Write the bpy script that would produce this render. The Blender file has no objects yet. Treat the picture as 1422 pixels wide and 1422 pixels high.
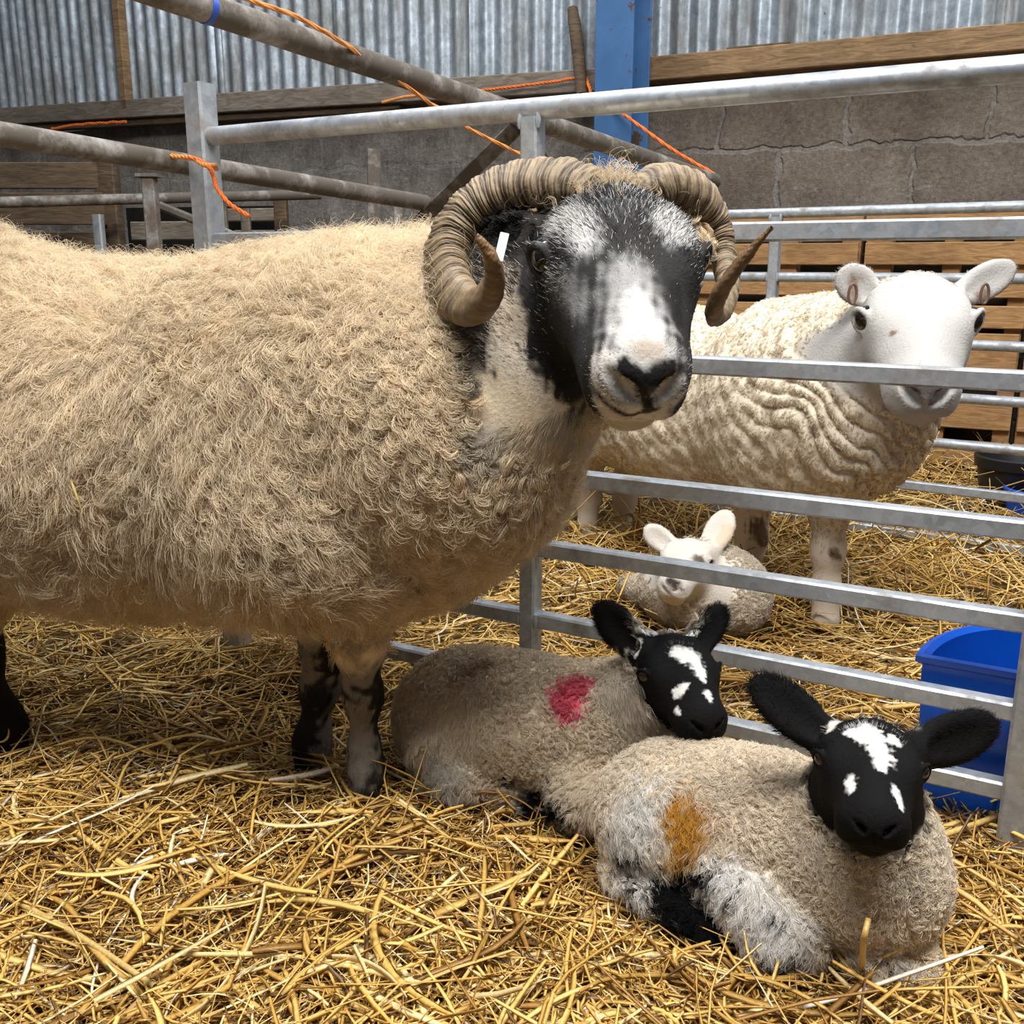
import bpy, math, random
import numpy as np
from mathutils import Vector

HAIR = 1.0      # share of the wool and hair strands that is grown
STRAW = 1.0     # share of the straw stalks that is laid
rng = np.random.default_rng(7)
random.seed(7)
S = bpy.context.scene
COL = S.collection

# ------------------------------------------------------------------ camera
PITCH = math.radians(13.85)
FPX = 1400.0
CAM = np.array([0, 0, .75])
RGT = np.array([1., 0, 0])
UPV = np.array([0, math.sin(PITCH), math.cos(PITCH)])
FWD = np.array([0, math.cos(PITCH), -math.sin(PITCH)])

def ray(u, v):
    return (u - 711) / FPX * RGT + (711 - v) / FPX * UPV + FWD
def P(u, v, d):                         # the point seen at (u, v), d metres deep
    return CAM + d * ray(u, v)
def Q(u, v, z):                         # the point seen at (u, v) at height z
    r = ray(u, v)
    return CAM + r * (z - .75) / r[2]
def proj(p):
    q = np.asarray(p, float) - CAM
    d = q @ FWD
    return 711 + FPX * (q @ RGT) / d, 711 - FPX * (q @ UPV) / d, d
def onplane(u, v, A, B):                # the point seen at (u, v) on the upright plane through A and B
    A = np.asarray(A, float); B = np.asarray(B, float)
    n = np.array([-(B - A)[1], (B - A)[0], 0])
    r = ray(u, v)
    return CAM + r * ((A - CAM) @ n) / (r @ n)
def unit(a):
    a = np.asarray(a, float)
    return a / np.linalg.norm(a)

cam = bpy.data.objects.new('camera', bpy.data.cameras.new('camera'))
COL.objects.link(cam)
cam.location = CAM
cam.rotation_euler = (math.pi / 2 - PITCH, 0, 0)
cam.data.sensor_width = 36
cam.data.lens = FPX / 1422 * 36
cam.data.clip_start = .02
S.camera = cam

# ------------------------------------------------------------------ objects
def tag(o, label, cat, group=None):
    o['label'] = label; o['category'] = cat
    if group: o['group'] = group
    return o
def structure(o):
    o['kind'] = 'structure'; return o
def empty(name, loc, label, cat, group=None):
    o = bpy.data.objects.new(name, None); COL.objects.link(o)
    o.location = Vector(loc); o.empty_display_size = .05
    bpy.context.view_layer.update()
    return tag(o, label, cat, group)
def link(name, me, parent=None):
    o = bpy.data.objects.new(name, me); COL.objects.link(o)
    if parent is not None:
        o.parent = parent
        off = Vector((0, 0, 0)); q = parent
        while q is not None:
            off += q.location; q = q.parent
        o.location = -off
    return o
def npmesh(name, V, Fq, mat=None, parent=None, smooth=True, col=None):
    V = np.asarray(V, np.float32); Fq = np.asarray(Fq, np.int32)
    me = bpy.data.meshes.new(name)
    k = Fq.shape[1]
    me.vertices.add(len(V)); me.vertices.foreach_set('co', V.ravel())
    me.loops.add(Fq.size); me.loops.foreach_set('vertex_index', Fq.ravel())
    me.polygons.add(len(Fq))
    me.polygons.foreach_set('loop_start', np.arange(0, Fq.size, k, dtype=np.int32))
    me.update(calc_edges=True); me.validate()
    if smooth: me.polygons.foreach_set('use_smooth', np.ones(len(me.polygons), bool))
    if col is not None:
        a = me.color_attributes.new('Col', 'FLOAT_COLOR', 'POINT')
        c = np.ones((len(V), 4), np.float32); c[:, :3] = col
        a.data.foreach_set('color', c.ravel())
    if mat: me.materials.append(mat)
    return link(name, me, parent)

class MB:
    """collects boxes and tubes and links them as one mesh"""
    def __init__(s): s.v = []; s.f = []
    def add(s, V, F):
        b = len(s.v); s.v += [tuple(map(float, x)) for x in V]; s.f += [tuple(i + b for i in f) for f in F]
        return s
    def box(s, c, x, y, z, ch=.0):      # centre and three half axes (vectors); ch = chamfer of the long edges
        c, x, y, z = [np.asarray(q, float) for q in (c, x, y, z)]
        L = sorted([(np.linalg.norm(x), 0, x), (np.linalg.norm(y), 1, y), (np.linalg.norm(z), 2, z)], key=lambda t: -t[0])
        a, b, d = L[0][2], L[1][2], L[2][2]
        nb, nd = L[1][0], L[2][0]
        if np.dot(np.cross(b, d), a) < 0: d = -d
        ch = min(ch, nd * .6, nb * .6)
        if ch <= 0:
            ring = [(-1, -1), (1, -1), (1, 1), (-1, 1)]
        else:
            p, q = 1 - ch / nb, 1 - ch / nd
            ring = [(-p, -1), (p, -1), (1, -q), (1, q), (p, 1), (-p, 1), (-1, q), (-1, -q)]
        n = len(ring)
        V = [c - a + b * i + d * j for i, j in ring] + [c + a + b * i + d * j for i, j in ring]
        F = [(i, (i + 1) % n, n + (i + 1) % n, n + i) for i in range(n)] + [tuple(range(n))[::-1], tuple(range(n, 2 * n))]
        return s.add(V, F)
    def bar(s, A, B, w, h, up=(0, 0, 1), ch=.002):   # rectangular bar from A to B: w across, h along up
        A = np.asarray(A, float); B = np.asarray(B, float)
        a = unit(B - A); u = np.asarray(up, float); sd = unit(np.cross(a, u)); u = unit(np.cross(sd, a))
        return s.box((A + B) / 2, (B - A) / 2, sd * w / 2, u * h / 2, ch)
    def tube(s, pts, r, n=14, cap=True):
        V, F = tube(pts, r, n, cap)
        return s.add(V, F)
    def build(s, name, mat, parent=None, smooth=True):
        me = bpy.data.meshes.new(name)
        me.from_pydata(s.v, [], s.f); me.validate(); me.update()
        if smooth:
            me.shade_smooth()
            try: me.set_sharp_from_angle(angle=math.radians(40))
            except Exception: pass
        me.materials.append(mat)
        return link(name, me, parent)

def frames(p):
    p = np.asarray(p, float)
    t = np.gradient(p, axis=0); t /= np.linalg.norm(t, axis=1)[:, None] + 1e-12
    n = np.zeros_like(t)
    a = np.array([0, 0, 1.]) if abs(t[0][2]) < .9 else np.array([1., 0, 0])
    n[0] = unit(a - t[0] * (a @ t[0]))
    for i in range(1, len(p)):
        q = n[i - 1] - t[i] * (n[i - 1] @ t[i]); n[i] = unit(q)
    return t, n, np.cross(t, n)
def tube(pts, r, n=14, cap=True):
    pts = np.asarray(pts, float); m = len(pts)
    r = np.broadcast_to(np.asarray(r, float), (m,))
    t, a, b = frames(pts)
    th = np.linspace(0, 2 * np.pi, n, endpoint=False)
    V = (pts[:, None] + r[:, None, None] * (np.cos(th)[None, :, None] * a[:, None] + np.sin(th)[None, :, None] * b[:, None])).reshape(-1, 3)
    F = [(i * n + j, i * n + (j + 1) % n, (i + 1) * n + (j + 1) % n, (i + 1) * n + j) for i in range(m - 1) for j in range(n)]
    if cap: F += [tuple(range(n))[::-1], tuple(range((m - 1) * n, m * n))]
    return V, F
def spline(pts, m):                     # Catmull-Rom through the points
    p = np.asarray(pts, float); n = len(p)
    q = np.vstack([2 * p[0] - p[1], p, 2 * p[-1] - p[-2]])
    out = []
    for s in np.linspace(0, n - 1 - 1e-9, m):
        i = int(s); t = s - i
        a, b, c, d = q[i:i + 4]
        out.append(.5 * (2 * b + (c - a) * t + (2 * a - 5 * b + 4 * c - d) * t * t + (3 * b - a - 3 * c + d) * t ** 3))
    return np.array(out)

# ------------------------------------------------------------------ smooth noise made of sines
class Noise:
    def __init__(s, freq, n=7, seed=1):
        g = np.random.default_rng(seed)
        k = g.normal(size=(n, 3)); k /= np.linalg.norm(k, axis=1)[:, None]
        s.k = k * freq * g.uniform(.6, 1.5, (n, 1)) * 2 * np.pi; s.p = g.uniform(0, 6.28, n); s.n = n
    def __call__(s, x):
        return np.sin(np.asarray(x) @ s.k.T + s.p).sum(-1) / math.sqrt(s.n) * .8

# ------------------------------------------------------------------ materials
class NT:
    def __init__(s, name):
        s.m = bpy.data.materials.new(name); s.m.use_nodes = True
        s.t = s.m.node_tree; s.n = s.t.nodes
        s.b = s.n['Principled BSDF']; s.o = s.n['Material Output']
    def add(s, t, **kw):
        x = s.n.new(t)
        for k, v in kw.items(): setattr(x, k, v)
        return x
    def ln(s, a, b): s.t.links.new(a, b)
    def coord(s, scale=(1, 1, 1), rot=(0, 0, 0)):
        c = s.add('ShaderNodeTexCoord'); mp = s.add('ShaderNodeMapping')
        s.ln(c.outputs['Object'], mp.inputs[0]); mp.inputs['Scale'].default_value = scale; mp.inputs['Rotation'].default_value = rot
        return mp.outputs[0]
    def noise(s, vec, scale, detail=6, rough=.6, dist=0):
        x = s.add('ShaderNodeTexNoise'); s.ln(vec, x.inputs['Vector'])
        x.inputs['Scale'].default_value = scale; x.inputs['Detail'].default_value = detail
        x.inputs['Roughness'].default_value = rough; x.inputs['Distortion'].default_value = dist
        return x.outputs['Fac']
    def ramp(s, fac, stops):
        r = s.add('ShaderNodeValToRGB'); s.ln(fac, r.inputs[0])
        e = r.color_ramp.elements
        while len(e) < len(stops): e.new(.5)
        for x, (p, c) in zip(e, stops):
            x.position = p; x.color = (*c, 1) if len(c) == 3 else c
        return r.outputs[0]
    def mix(s, fac, a, b, mode='MIX'):
        x = s.add('ShaderNodeMix', data_type='RGBA', blend_type=mode)
        for sock, v in ((x.inputs[0], fac), (x.inputs[6], a), (x.inputs[7], b)):
            if hasattr(v, 'is_linked'): s.ln(v, sock)
            else: sock.default_value = v if not isinstance(v, tuple) else (*v, 1)
        return x.outputs[2]
    def bump(s, h, strength=.4, dist=.01):
        x = s.add('ShaderNodeBump'); s.ln(h, x.inputs['Height'])
        x.inputs['Strength'].default_value = strength; x.inputs['Distance'].default_value = dist
        s.ln(x.outputs[0], s.b.inputs['Normal'])
    def base(s, c):
        if hasattr(c, 'is_linked'): s.ln(c, s.b.inputs['Base Color'])
        else: s.b.inputs['Base Color'].default_value = (*c, 1)
    def set(s, **kw):
        for k, v in kw.items():
            i = s.b.inputs[k.replace('_', ' ')]
            if hasattr(v, 'is_linked'): s.ln(v, i)
            else: i.default_value = v
        return s

def mat_plain(name, c, rough=.5, spec=.5, metal=0, var=.25, scale=30, bump=0):
    t = NT(name); v = t.coord()
    f = t.noise(v, scale)
    lo = tuple(x * (1 - var) for x in c); hi = tuple(min(1, x * (1 + var)) for x in c)
    t.base(t.ramp(f, [(.3, lo), (.7, hi)])); t.set(Roughness=rough, Metallic=metal, Specular_IOR_Level=spec)
    if bump: t.bump(t.noise(v, scale * 3), bump, .004)
    return t.m
def mat_galv(name, c=(.42, .44, .46), dirt=(.16, .13, .1), amount=.5, rough=.42, metal=.75):
    t = NT(name); v = t.coord()
    sp = t.add('ShaderNodeTexVoronoi'); t.ln(v, sp.inputs['Vector']); sp.inputs['Scale'].default_value = 90
    spangle = t.ramp(sp.outputs['Color'], [(.0, tuple(x * .8 for x in c)), (1, tuple(min(1, x * 1.15) for x in c))])
    d = t.ramp(t.noise(v, 14, 8, .7), [(.5 - .2 * amount, (1, 1, 1)), (.78 - .25 * amount, (0, 0, 0))])
    t.base(t.mix(d, dirt, spangle))
    r = t.ramp(d, [(0, (.8, .8, .8)), (1, (rough, rough, rough))])
    t.set(Roughness=r, Metallic=t.ramp(d, [(0, (.1, .1, .1)), (1, (metal,) * 3)]))
    t.bump(t.noise(v, 120), .15, .002)
    return t.m
def mat_wood(name, c1, c2, grain=(1, 12, 12), rot=(0, 0, 0), rough=.85):
    t = NT(name); v = t.coord(grain, rot)
    f = t.noise(v, 5, 8, .65, 1.2); g = t.noise(t.coord(), 3, 4)
    base = t.ramp(f, [(.25, c1), (.7, c2)])
    t.base(t.mix(t.ramp(g, [(.35, (.0,) * 3), (.75, (.55,) * 3)]), base, tuple(x * .45 for x in c1)))
    t.set(Roughness=rough, Specular_IOR_Level=.25); t.bump(f, .5, .006)
    return t.m
def mat_attr(name, rough=.85, spec=.15, rnd=.0, bumpscale=0, bump=.3, transl=0.):
    t = NT(name)
    a = t.add('ShaderNodeAttribute'); a.attribute_name = 'Col'
    c = a.outputs['Color']
    if rnd:
        h = t.add('ShaderNodeHairInfo')
        c = t.mix(1.0, c, t.ramp(h.outputs['Random'], [(0, (1 - rnd,) * 3), (1, (1, 1, 1))]), 'MULTIPLY')
    t.base(c); t.set(Roughness=rough, Specular_IOR_Level=spec)
    if bumpscale: t.bump(t.noise(t.coord(), bumpscale), bump, .003)
    if transl:
        tr = t.add('ShaderNodeBsdfTranslucent'); t.ln(c, tr.inputs[0])
        ms = t.add('ShaderNodeMixShader'); ms.inputs[0].default_value = transl
        t.ln(t.b.outputs[0], ms.inputs[1]); t.ln(tr.outputs[0], ms.inputs[2]); t.ln(ms.outputs[0], t.o.inputs[0])
    return t.m

# ------------------------------------------------------------------ smooth-blended bodies
class Body:
    """A body as a smooth union of tapered capsules and ellipsoids, meshed into one continuous skin."""
    def __init__(s): s.pr = []
    def cone(s, a, b, ra, rb, k=.03, op=1):
        s.pr.append(('c', np.asarray(a, float), np.asarray(b, float), ra, rb, k, op)); return s
    def chain(s, pts, rs, k=.02, op=1):
        for i in range(len(pts) - 1): s.cone(pts[i], pts[i + 1], rs[i], rs[i + 1], k, op)
        return s
    def ell(s, c, axes, r, k=.03, op=1):
        s.pr.append(('e', np.asarray(c, float), np.asarray(axes, float), np.asarray(r, float), None, k, op)); return s
    def __call__(s, p):
        d = np.full(len(p), 9.0, np.float32)
        p = p.astype(np.float32)
        for t, a, b, r0, r1, k, op in s.pr:
            if t == 'c':
                ba = (b - a).astype(np.float32); L2 = float(ba @ ba) + 1e-12
                pa = p - a.astype(np.float32)
                h = np.clip(pa @ ba / L2, 0, 1)
                q = np.sqrt(((pa - h[:, None] * ba) ** 2).sum(1)) - (r0 + (r1 - r0) * h)
            else:
                l = ((p - a.astype(np.float32)) @ b.T.astype(np.float32))
                k0 = np.sqrt(((l / r0) ** 2).sum(1)); k1 = np.sqrt(((l / (r0 * r0)) ** 2).sum(1)) + 1e-9
                q = k0 * (k0 - 1) / k1
                q = np.where(k0 < .05, -float(min(r0)), q).astype(np.float32)
            if op > 0:
                h = np.maximum(k - np.abs(d - q), 0) / k
                d = np.minimum(d, q) - h * h * k * .25
            else:
                h = np.maximum(k - np.abs(d + q), 0) / k
                d = np.maximum(d, -q) + h * h * k * .25
        return d
    def bounds(s):
        lo = np.full(3, 9.); hi = -lo
        for t, a, b, r0, r1, k, op in s.pr:
            if op < 0: continue
            if t == 'c':
                for c, r in ((a, r0), (b, r1)): lo = np.minimum(lo, c - r); hi = np.maximum(hi, c + r)
            else:
                e = np.sqrt(((b * r0[:, None]) ** 2).sum(0)); lo = np.minimum(lo, a - e); hi = np.maximum(hi, a + e)
        return lo - .03, hi + .03
    def mesh(s, h):
        lo, hi = s.bounds()
        B = 4
        n = (np.ceil((hi - lo) / (h * B)).astype(int) + 1)
        g = np.stack(np.meshgrid(*[np.arange(m) for m in n], indexing='ij'), -1).reshape(-1, 3)
        dc = s(lo + (g + .5) * h * B)
        act = np.abs(dc) < h * B * 1.8 + .01
        D = np.repeat(np.repeat(np.repeat(dc.reshape(n), B, 0), B, 1), B, 2)
        off = np.stack(np.meshgrid(*[np.arange(B)] * 3, indexing='ij'), -1).reshape(-1, 3)
        idx = (g[act][:, None] * B + off[None]).reshape(-1, 3)
        val = np.concatenate([s(lo + c * h) for c in np.array_split(idx, max(1, len(idx) // 300000))])
        D[idx[:, 0], idx[:, 1], idx[:, 2]] = val
        V, Fq = surface_nets(D)
        V = lo + V * h
        V, Fq = largest(V, Fq)
        for _ in range(2): V = s.snap(V)
        return V, Fq
    def grad(s, V, e=.0015):
        d = s(V)
        g = np.stack([s(V + np.eye(3)[i] * e) - d for i in range(3)], 1) / e
        return d, g
    def snap(s, V):
        d, g = s.grad(V)
        return V - np.clip(d, -.006, .006)[:, None] * g / np.maximum((g * g).sum(1), .25)[:, None]

def surface_nets(D):
    sg = D < 0
    nx, ny, nz = D.shape
    cnt = np.zeros((nx - 1, ny - 1, nz - 1), np.int16)
    for i in (0, 1):
        for j in (0, 1):
            for k in (0, 1): cnt += sg[i:nx - 1 + i, j:ny - 1 + j, k:nz - 1 + k]
    cells = np.argwhere((cnt > 0) & (cnt < 8))
    ids = np.full(cnt.shape, -1, np.int64); ids[tuple(cells.T)] = np.arange(len(cells))
    acc = np.zeros((len(cells), 3)); w = np.zeros(len(cells))
    cor = [(i, j, k) for i in (0, 1) for j in (0, 1) for k in (0, 1)]
    for a in cor:
        for ax in range(3):
            if a[ax]: continue
            b = list(a); b[ax] = 1
            ca = cells + np.array(a); cb = cells + np.array(b)
            da = D[tuple(ca.T)]; db = D[tuple(cb.T)]
            m = (da < 0) != (db < 0)
            t = np.where(m, da / np.where(m, da - db, 1), 0)
            pt = np.array(a, float) + t[:, None] * np.eye(3)[ax]
            acc += pt * m[:, None]; w += m
    V = cells + acc / w[:, None]
    quads = []
    for ax in range(3):
        u, v = (ax + 1) % 3, (ax + 2) % 3
        s0 = [slice(None)] * 3; s1 = [slice(None)] * 3
        s0[ax] = slice(0, -1); s1[ax] = slice(1, None)
        e = np.argwhere(sg[tuple(s0)] != sg[tuple(s1)])
        e = e[(e[:, u] > 0) & (e[:, v] > 0) & (e[:, u] < D.shape[u] - 1) & (e[:, v] < D.shape[v] - 1)]
        ins = sg[tuple(e.T)]
        q = []
        for du, dv in ((1, 1), (0, 1), (0, 0), (1, 0)):
            c = e.copy(); c[:, u] -= du; c[:, v] -= dv
            q.append(ids[tuple(c.T)])
        q = np.stack(q, 1)
        q[~ins] = q[~ins][:, ::-1]
        quads.append(q)
    quads = np.concatenate(quads)
    return V, quads[(quads >= 0).all(1)]
def largest(V, Fq):                     # keep the largest connected piece
    lab = np.arange(len(V))
    while True:
        m = lab[Fq].min(1); new = lab.copy()
        for i in range(4): np.minimum.at(new, Fq[:, i], m)
        new = new[new]
        if (new == lab).all(): break
        lab = new
    keep = lab == np.bincount(lab).argmax()
    re = np.cumsum(keep) - 1
    return V[keep], re[Fq[keep[Fq[:, 0]]]]
def vnormals(V, Fq):
    n = np.cross(V[Fq[:, 2]] - V[Fq[:, 0]], V[Fq[:, 3]] - V[Fq[:, 1]])
    N = np.zeros_like(V)
    for i in range(4): np.add.at(N, Fq[:, i], n)
    return N / (np.linalg.norm(N, axis=1)[:, None] + 1e-12)
def sstep(a, b, x):
    t = np.clip((x - a) / (b - a), 0, 1); return t * t * (3 - 2 * t)

class Skin:
    """a meshed body with normals and coat colours; marks are patches of the coat around points on the skin"""
    def __init__(s, body, h, base):
        s.body = body; s.V, s.F = body.mesh(h); s.N = vnormals(s.V, s.F)
        s.C = np.tile(np.asarray(base, float), (len(s.V), 1))
        s.refresh()
    def refresh(s):
        s.u, s.v, s.d = proj(s.V)
        s.front = ((s.V - CAM) * s.N).sum(1) < 0
    def at(s, u, v):                    # the skin point that faces (u, v)
        px = np.hypot(s.u - u, s.v - v)
        c = np.where(s.front & (px < 7))[0]
        if len(c) == 0: c = np.array([np.where(s.front, px, 1e9).argmin()])
        return s.V[c[s.d[c].argmin()]]
    def mark(s, pts, r, col, soft=.35, jit=.3, nz=None, where=None):   # pts: (u, v) or (u, v, r) along a stroke; r in pixels
        nz = nz or Noise(60, seed=3)
        best = np.full(len(s.V), 9.)
        sub = []
        for i, q in enumerate(pts):
            sub.append((s.at(q[0], q[1]), q[2] if len(q) > 2 else r))
        for i in range(max(1, len(sub) - 1)):
            a, ra = sub[i]; b, rb = sub[min(i + 1, len(sub) - 1)]
            ra *= proj(a)[2] / FPX; rb *= proj(b)[2] / FPX
            ba = b - a; t = np.clip(((s.V - a) @ ba) / (ba @ ba + 1e-12), 0, 1)
            best = np.minimum(best, np.linalg.norm(s.V - a - t[:, None] * ba, axis=1) / (ra + (rb - ra) * t))
        w = 1 - sstep(1 - soft, 1 + soft, best + jit * nz(s.V))
        if where is not None: w = w * where
        s.blend(w, col)
        return w
    def near(s, pts, r):                # distance to a stroke of skin points, in units of r pixels
        best = np.full(len(s.V), 99.); sub = [s.at(*q[:2]) for q in pts]
        for i in range(max(1, len(sub) - 1)):
            p, b = sub[i], sub[min(i + 1, len(sub) - 1)]; ba = b - p
            t = np.clip(((s.V - p) @ ba) / (ba @ ba + 1e-12), 0, 1)
            best = np.minimum(best, np.linalg.norm(s.V - p - t[:, None] * ba, axis=1) / (r * proj(p)[2] / FPX))
        return best
    def blend(s, w, col):
        s.C = s.C * (1 - w[:, None]) + np.asarray(col)[None] * w[:, None]
    def obj(s, name, mat, parent):
        return npmesh(name, s.V, s.F, mat, parent, True, s.C)

# ------------------------------------------------------------------ wool and hair
def grow(name, skin, weight, n, strands, length, radius, flow, mat, parent, lift=.6, K=8, spread=.006,
         wave=(0, 0), pinch=.6, jitter=.15, phase=.3, tint=None, seed=1, lenvar=.3, helix=False, curl_tip=0., sink=.002, colfn=None):
    """strand bundles rooted on the skin. weight: per vertex; n bundles of `strands`; flow(p, N) -> lay direction;
    length/lift may be functions of (p, N); wave = (amplitude, waves per length)"""
    g = np.random.default_rng(seed)
    n = max(8, int(n * HAIR))
    V, F = skin.V, skin.F
    T = np.concatenate([F[:, [0, 1, 2]], F[:, [0, 2, 3]]])
    A = np.linalg.norm(np.cross(V[T[:, 1]] - V[T[:, 0]], V[T[:, 2]] - V[T[:, 0]]), axis=1) * weight[T].mean(1)
    tri = T[g.choice(len(T), n, p=A / A.sum())]
    r1 = np.sqrt(g.random(n)); r2 = g.random(n)
    bc = np.stack([1 - r1, r1 * (1 - r2), r1 * r2], 1)
    p0 = (V[tri] * bc[..., None]).sum(1); N = (skin.N[tri] * bc[..., None]).sum(1)
    N /= np.linalg.norm(N, axis=1)[:, None]
    C = (skin.C[tri] * bc[..., None]).sum(1)
    fl = flow(p0, N) + g.normal(size=(n, 3)) * jitter
    fl -= N * (fl * N).sum(1)[:, None]; fl /= np.linalg.norm(fl, axis=1)[:, None] + 1e-9
    sd = np.cross(N, fl)
    L = (length(p0, N) if callable(length) else np.full(n, length)) * g.uniform(1 - lenvar, 1 + lenvar, n)
    lf = lift(p0, N) if callable(lift) else np.full(n, lift)
    M = n * strands
    rep = lambda a: np.repeat(a, strands, axis=0)
    ang = g.uniform(0, 6.28, M); rad = np.sqrt(g.random(M)) * spread
    off = rep(fl) * (np.cos(ang) * rad)[:, None] + rep(sd) * (np.sin(ang) * rad)[:, None]
    t = np.linspace(0, 1, K)[None, :, None]
    Ls = (rep(L) * g.uniform(.75, 1.15, M))[:, None, None]
    lfs = (rep(lf) * g.uniform(.8, 1.2, M))[:, None, None]
    up = lfs * (t - .45 * t * t) * 1.0
    fw = np.sqrt(np.maximum(1 - lfs ** 2, .05)) * (t * .75 + .25 * t * t)
    ph = rep(g.uniform(0, 6.28, n))[:, None, None] + g.normal(size=(M, 1, 1)) * phase
    am, wv = wave
    amp = am * rep(g.uniform(.6, 1.4, n))[:, None, None] * np.minimum(t * 2.2, 1)
    wn = wv * rep(g.uniform(.75, 1.25, n))[:, None, None]
    th = 2 * np.pi * wn * t + ph
    pos = rep(p0)[:, None, :] - rep(N)[:, None, :] * sink + off[:, None, :] * (1 - pinch * t) \
        + rep(N)[:, None, :] * (up * Ls) + rep(fl)[:, None, :] * (fw * Ls) \
        + rep(sd)[:, None, :] * (amp * (np.sin(th) - np.sin(ph) * (1 - t)))
    if helix: pos += (rep(N) * .7 + rep(fl) * .7)[:, None, :] * (amp * (np.cos(th) - np.cos(ph) * (1 - t)))
    else: pos += rep(N)[:, None, :] * (amp * .5 * np.cos(th * .9 + 1))
    pos += g.normal(size=(M, 1, 3)) * t * t * (rep(L)[:, None, None] * .05)
    if curl_tip: pos += rep(N)[:, None, :] * (t ** 3 * curl_tip * Ls)
    hc = bpy.data.hair_curves.new(name)
    hc.add_curves([K] * M)
    hc.attributes['position'].data.foreach_set('vector', pos.astype(np.float32).ravel())
    ra = hc.attributes.get('radius') or hc.attributes.new('radius', 'FLOAT', 'POINT')
    rr = radius * (1 - .75 * np.linspace(0, 1, K) ** 2)
    ra.data.foreach_set('value', np.tile(rr, M).astype(np.float32))
    cc = np.ones((M, 4), np.float32)
    base = rep(C)
    if colfn is not None: base = colfn(rep(p0), base, g)
    cc[:, :3] = np.clip(base * rep(g.uniform(.78, 1.08, (n, 1))), 0, 1)
    ca = hc.attributes.new('Col', 'FLOAT_COLOR', 'CURVE')
    ca.data.foreach_set('color', cc.ravel())
    hc.materials.append(mat)
    del pos, cc, base, th, up, fw, off
    return link(name, hc, parent)
# ------------------------------------------------------------------ materials of the barn
M_galv = mat_galv('galvanised_steel', (.45, .495, .55), (.19, .17, .15), .35, .4, .7)
M_galv_dirty = mat_galv('dirty_galvanised_steel', (.36, .36, .36), (.13, .10, .075), .95, .5, .5)
M_pipe = mat_galv('weathered_pipe', (.3, .28, .26), (.085, .07, .055), 1.05, .6, .25)
M_wood = mat_wood('brown_timber', (.1, .06, .03), (.36, .23, .12), (2, 2, 14))
M_wood_dark = mat_wood('dark_timber', (.035, .024, .016), (.17, .115, .07), (2, 2, 14))
M_pallet = mat_wood('pallet_timber', (.2, .1, .04), (.55, .32, .14), (2, 2, 12))
M_gap_shade = mat_wood('gap_shade', (.012, .009, .006), (.045, .032, .02), (2, 2, 14))  # near-black colour that paints the shade between the pallet boards
M_grey_wood = mat_wood('grey_timber', (.09, .075, .06), (.3, .25, .2), (2, 2, 12))
M_twine = mat_plain('orange_twine', (.66, .15, .03), .7, .2, var=.2)
M_twine_pale = mat_plain('faded_orange_twine', (.62, .25, .07), .8, .2, var=.3)
M_blue_plastic = mat_plain('blue_plastic', (.004, .085, .52), .28, .5, var=.08, scale=8)
M_black_plastic = mat_plain('black_plastic', (.012, .012, .014), .4, .4, var=.2)

# ------------------------------------------------------------------ near hurdle
SC = .862
def sc(p): p = np.asarray(p, float).copy(); p[:2] *= SC; p[2] = .75 + (p[2] - .75) * SC; return p

def hurdle(name, A, B, zs, mid, label, mat, post_top, tube_d, bar_h, bar_w, post_w, post_bot=0., round_n=1, left_post=True, low_round=()):
    A = np.asarray(A, float); B = np.asarray(B, float)
    d = unit([B[0] - A[0], B[1] - A[1], 0]); nrm = np.array([d[1], -d[0], 0])
    e = empty(name, (A[0], A[1], 0), label, 'fence')
    for i, z in enumerate(zs):
        m = MB()
        a = np.array([A[0], A[1], z]); b = np.array([B[0], B[1], z])
        if i < round_n or i in low_round:
            m.tube([a, a * .5 + b * .5, b], tube_d / 2, 20)
        else:
            m.bar(a, b, bar_w, bar_h, ch=.003)
        m.build('rail', mat, e)
    for p, on in ((A, left_post), (B, True)):
        if on:
            m = MB(); m.box((p[0], p[1], (post_top + post_bot) / 2), d * post_w / 2, nrm * post_w / 2, (0, 0, (post_top - post_bot) / 2), .004)
            m.build('post', mat, e)
    if mid is not None:
        c = A * (1 - mid) + B * mid
        m = MB(); ztop = zs[0] - tube_d * .35
        m.box((c[0], c[1], (ztop + zs[-1] - .012) / 2), d * .0135, nrm * .0155, (0, 0, (ztop - zs[-1] + .012) / 2), .003)
        br_ = m.build('brace', mat, e)
        for z in zs:                    # weld beads where the brace meets the rails
            for s in (-1, 1):
                m = MB(); q = np.array([c[0], c[1], z - (tube_d * .5 if z == zs[0] else 0)]) + d * .0145 * s + nrm * .011
                m.tube([q + (0, 0, -.011), q, q + (0, 0, .011)], [.003, .0055, .003], 8); m.build('weld_bead', mat, br_)
    return e
HA = sc((-.622, 2.15, 0)); HB = sc((.760, 1.363, 0))
ZS = [.963, .790, .614, .434, .317, .198, .088]
near = hurdle('sheep_hurdle', HA, HB, ZS, .475, 'near galvanised steel sheep hurdle with seven rails beside the two dark-faced lambs', M_galv, 1.049, .031, .025, .024, .042)
FA = np.array([.22, 3.19, 0]); FB = np.array([1.42, 2.355, 0])
far = hurdle('sheep_hurdle', FA, FB, [.882, .714, .552, .418, .299, .18, .047], .415, 'far galvanised hurdle behind the white ewe, in front of the wooden pallets', M_galv, .95, .026, .024, .02, .036, low_round=(1, 2, 3, 4))

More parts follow.
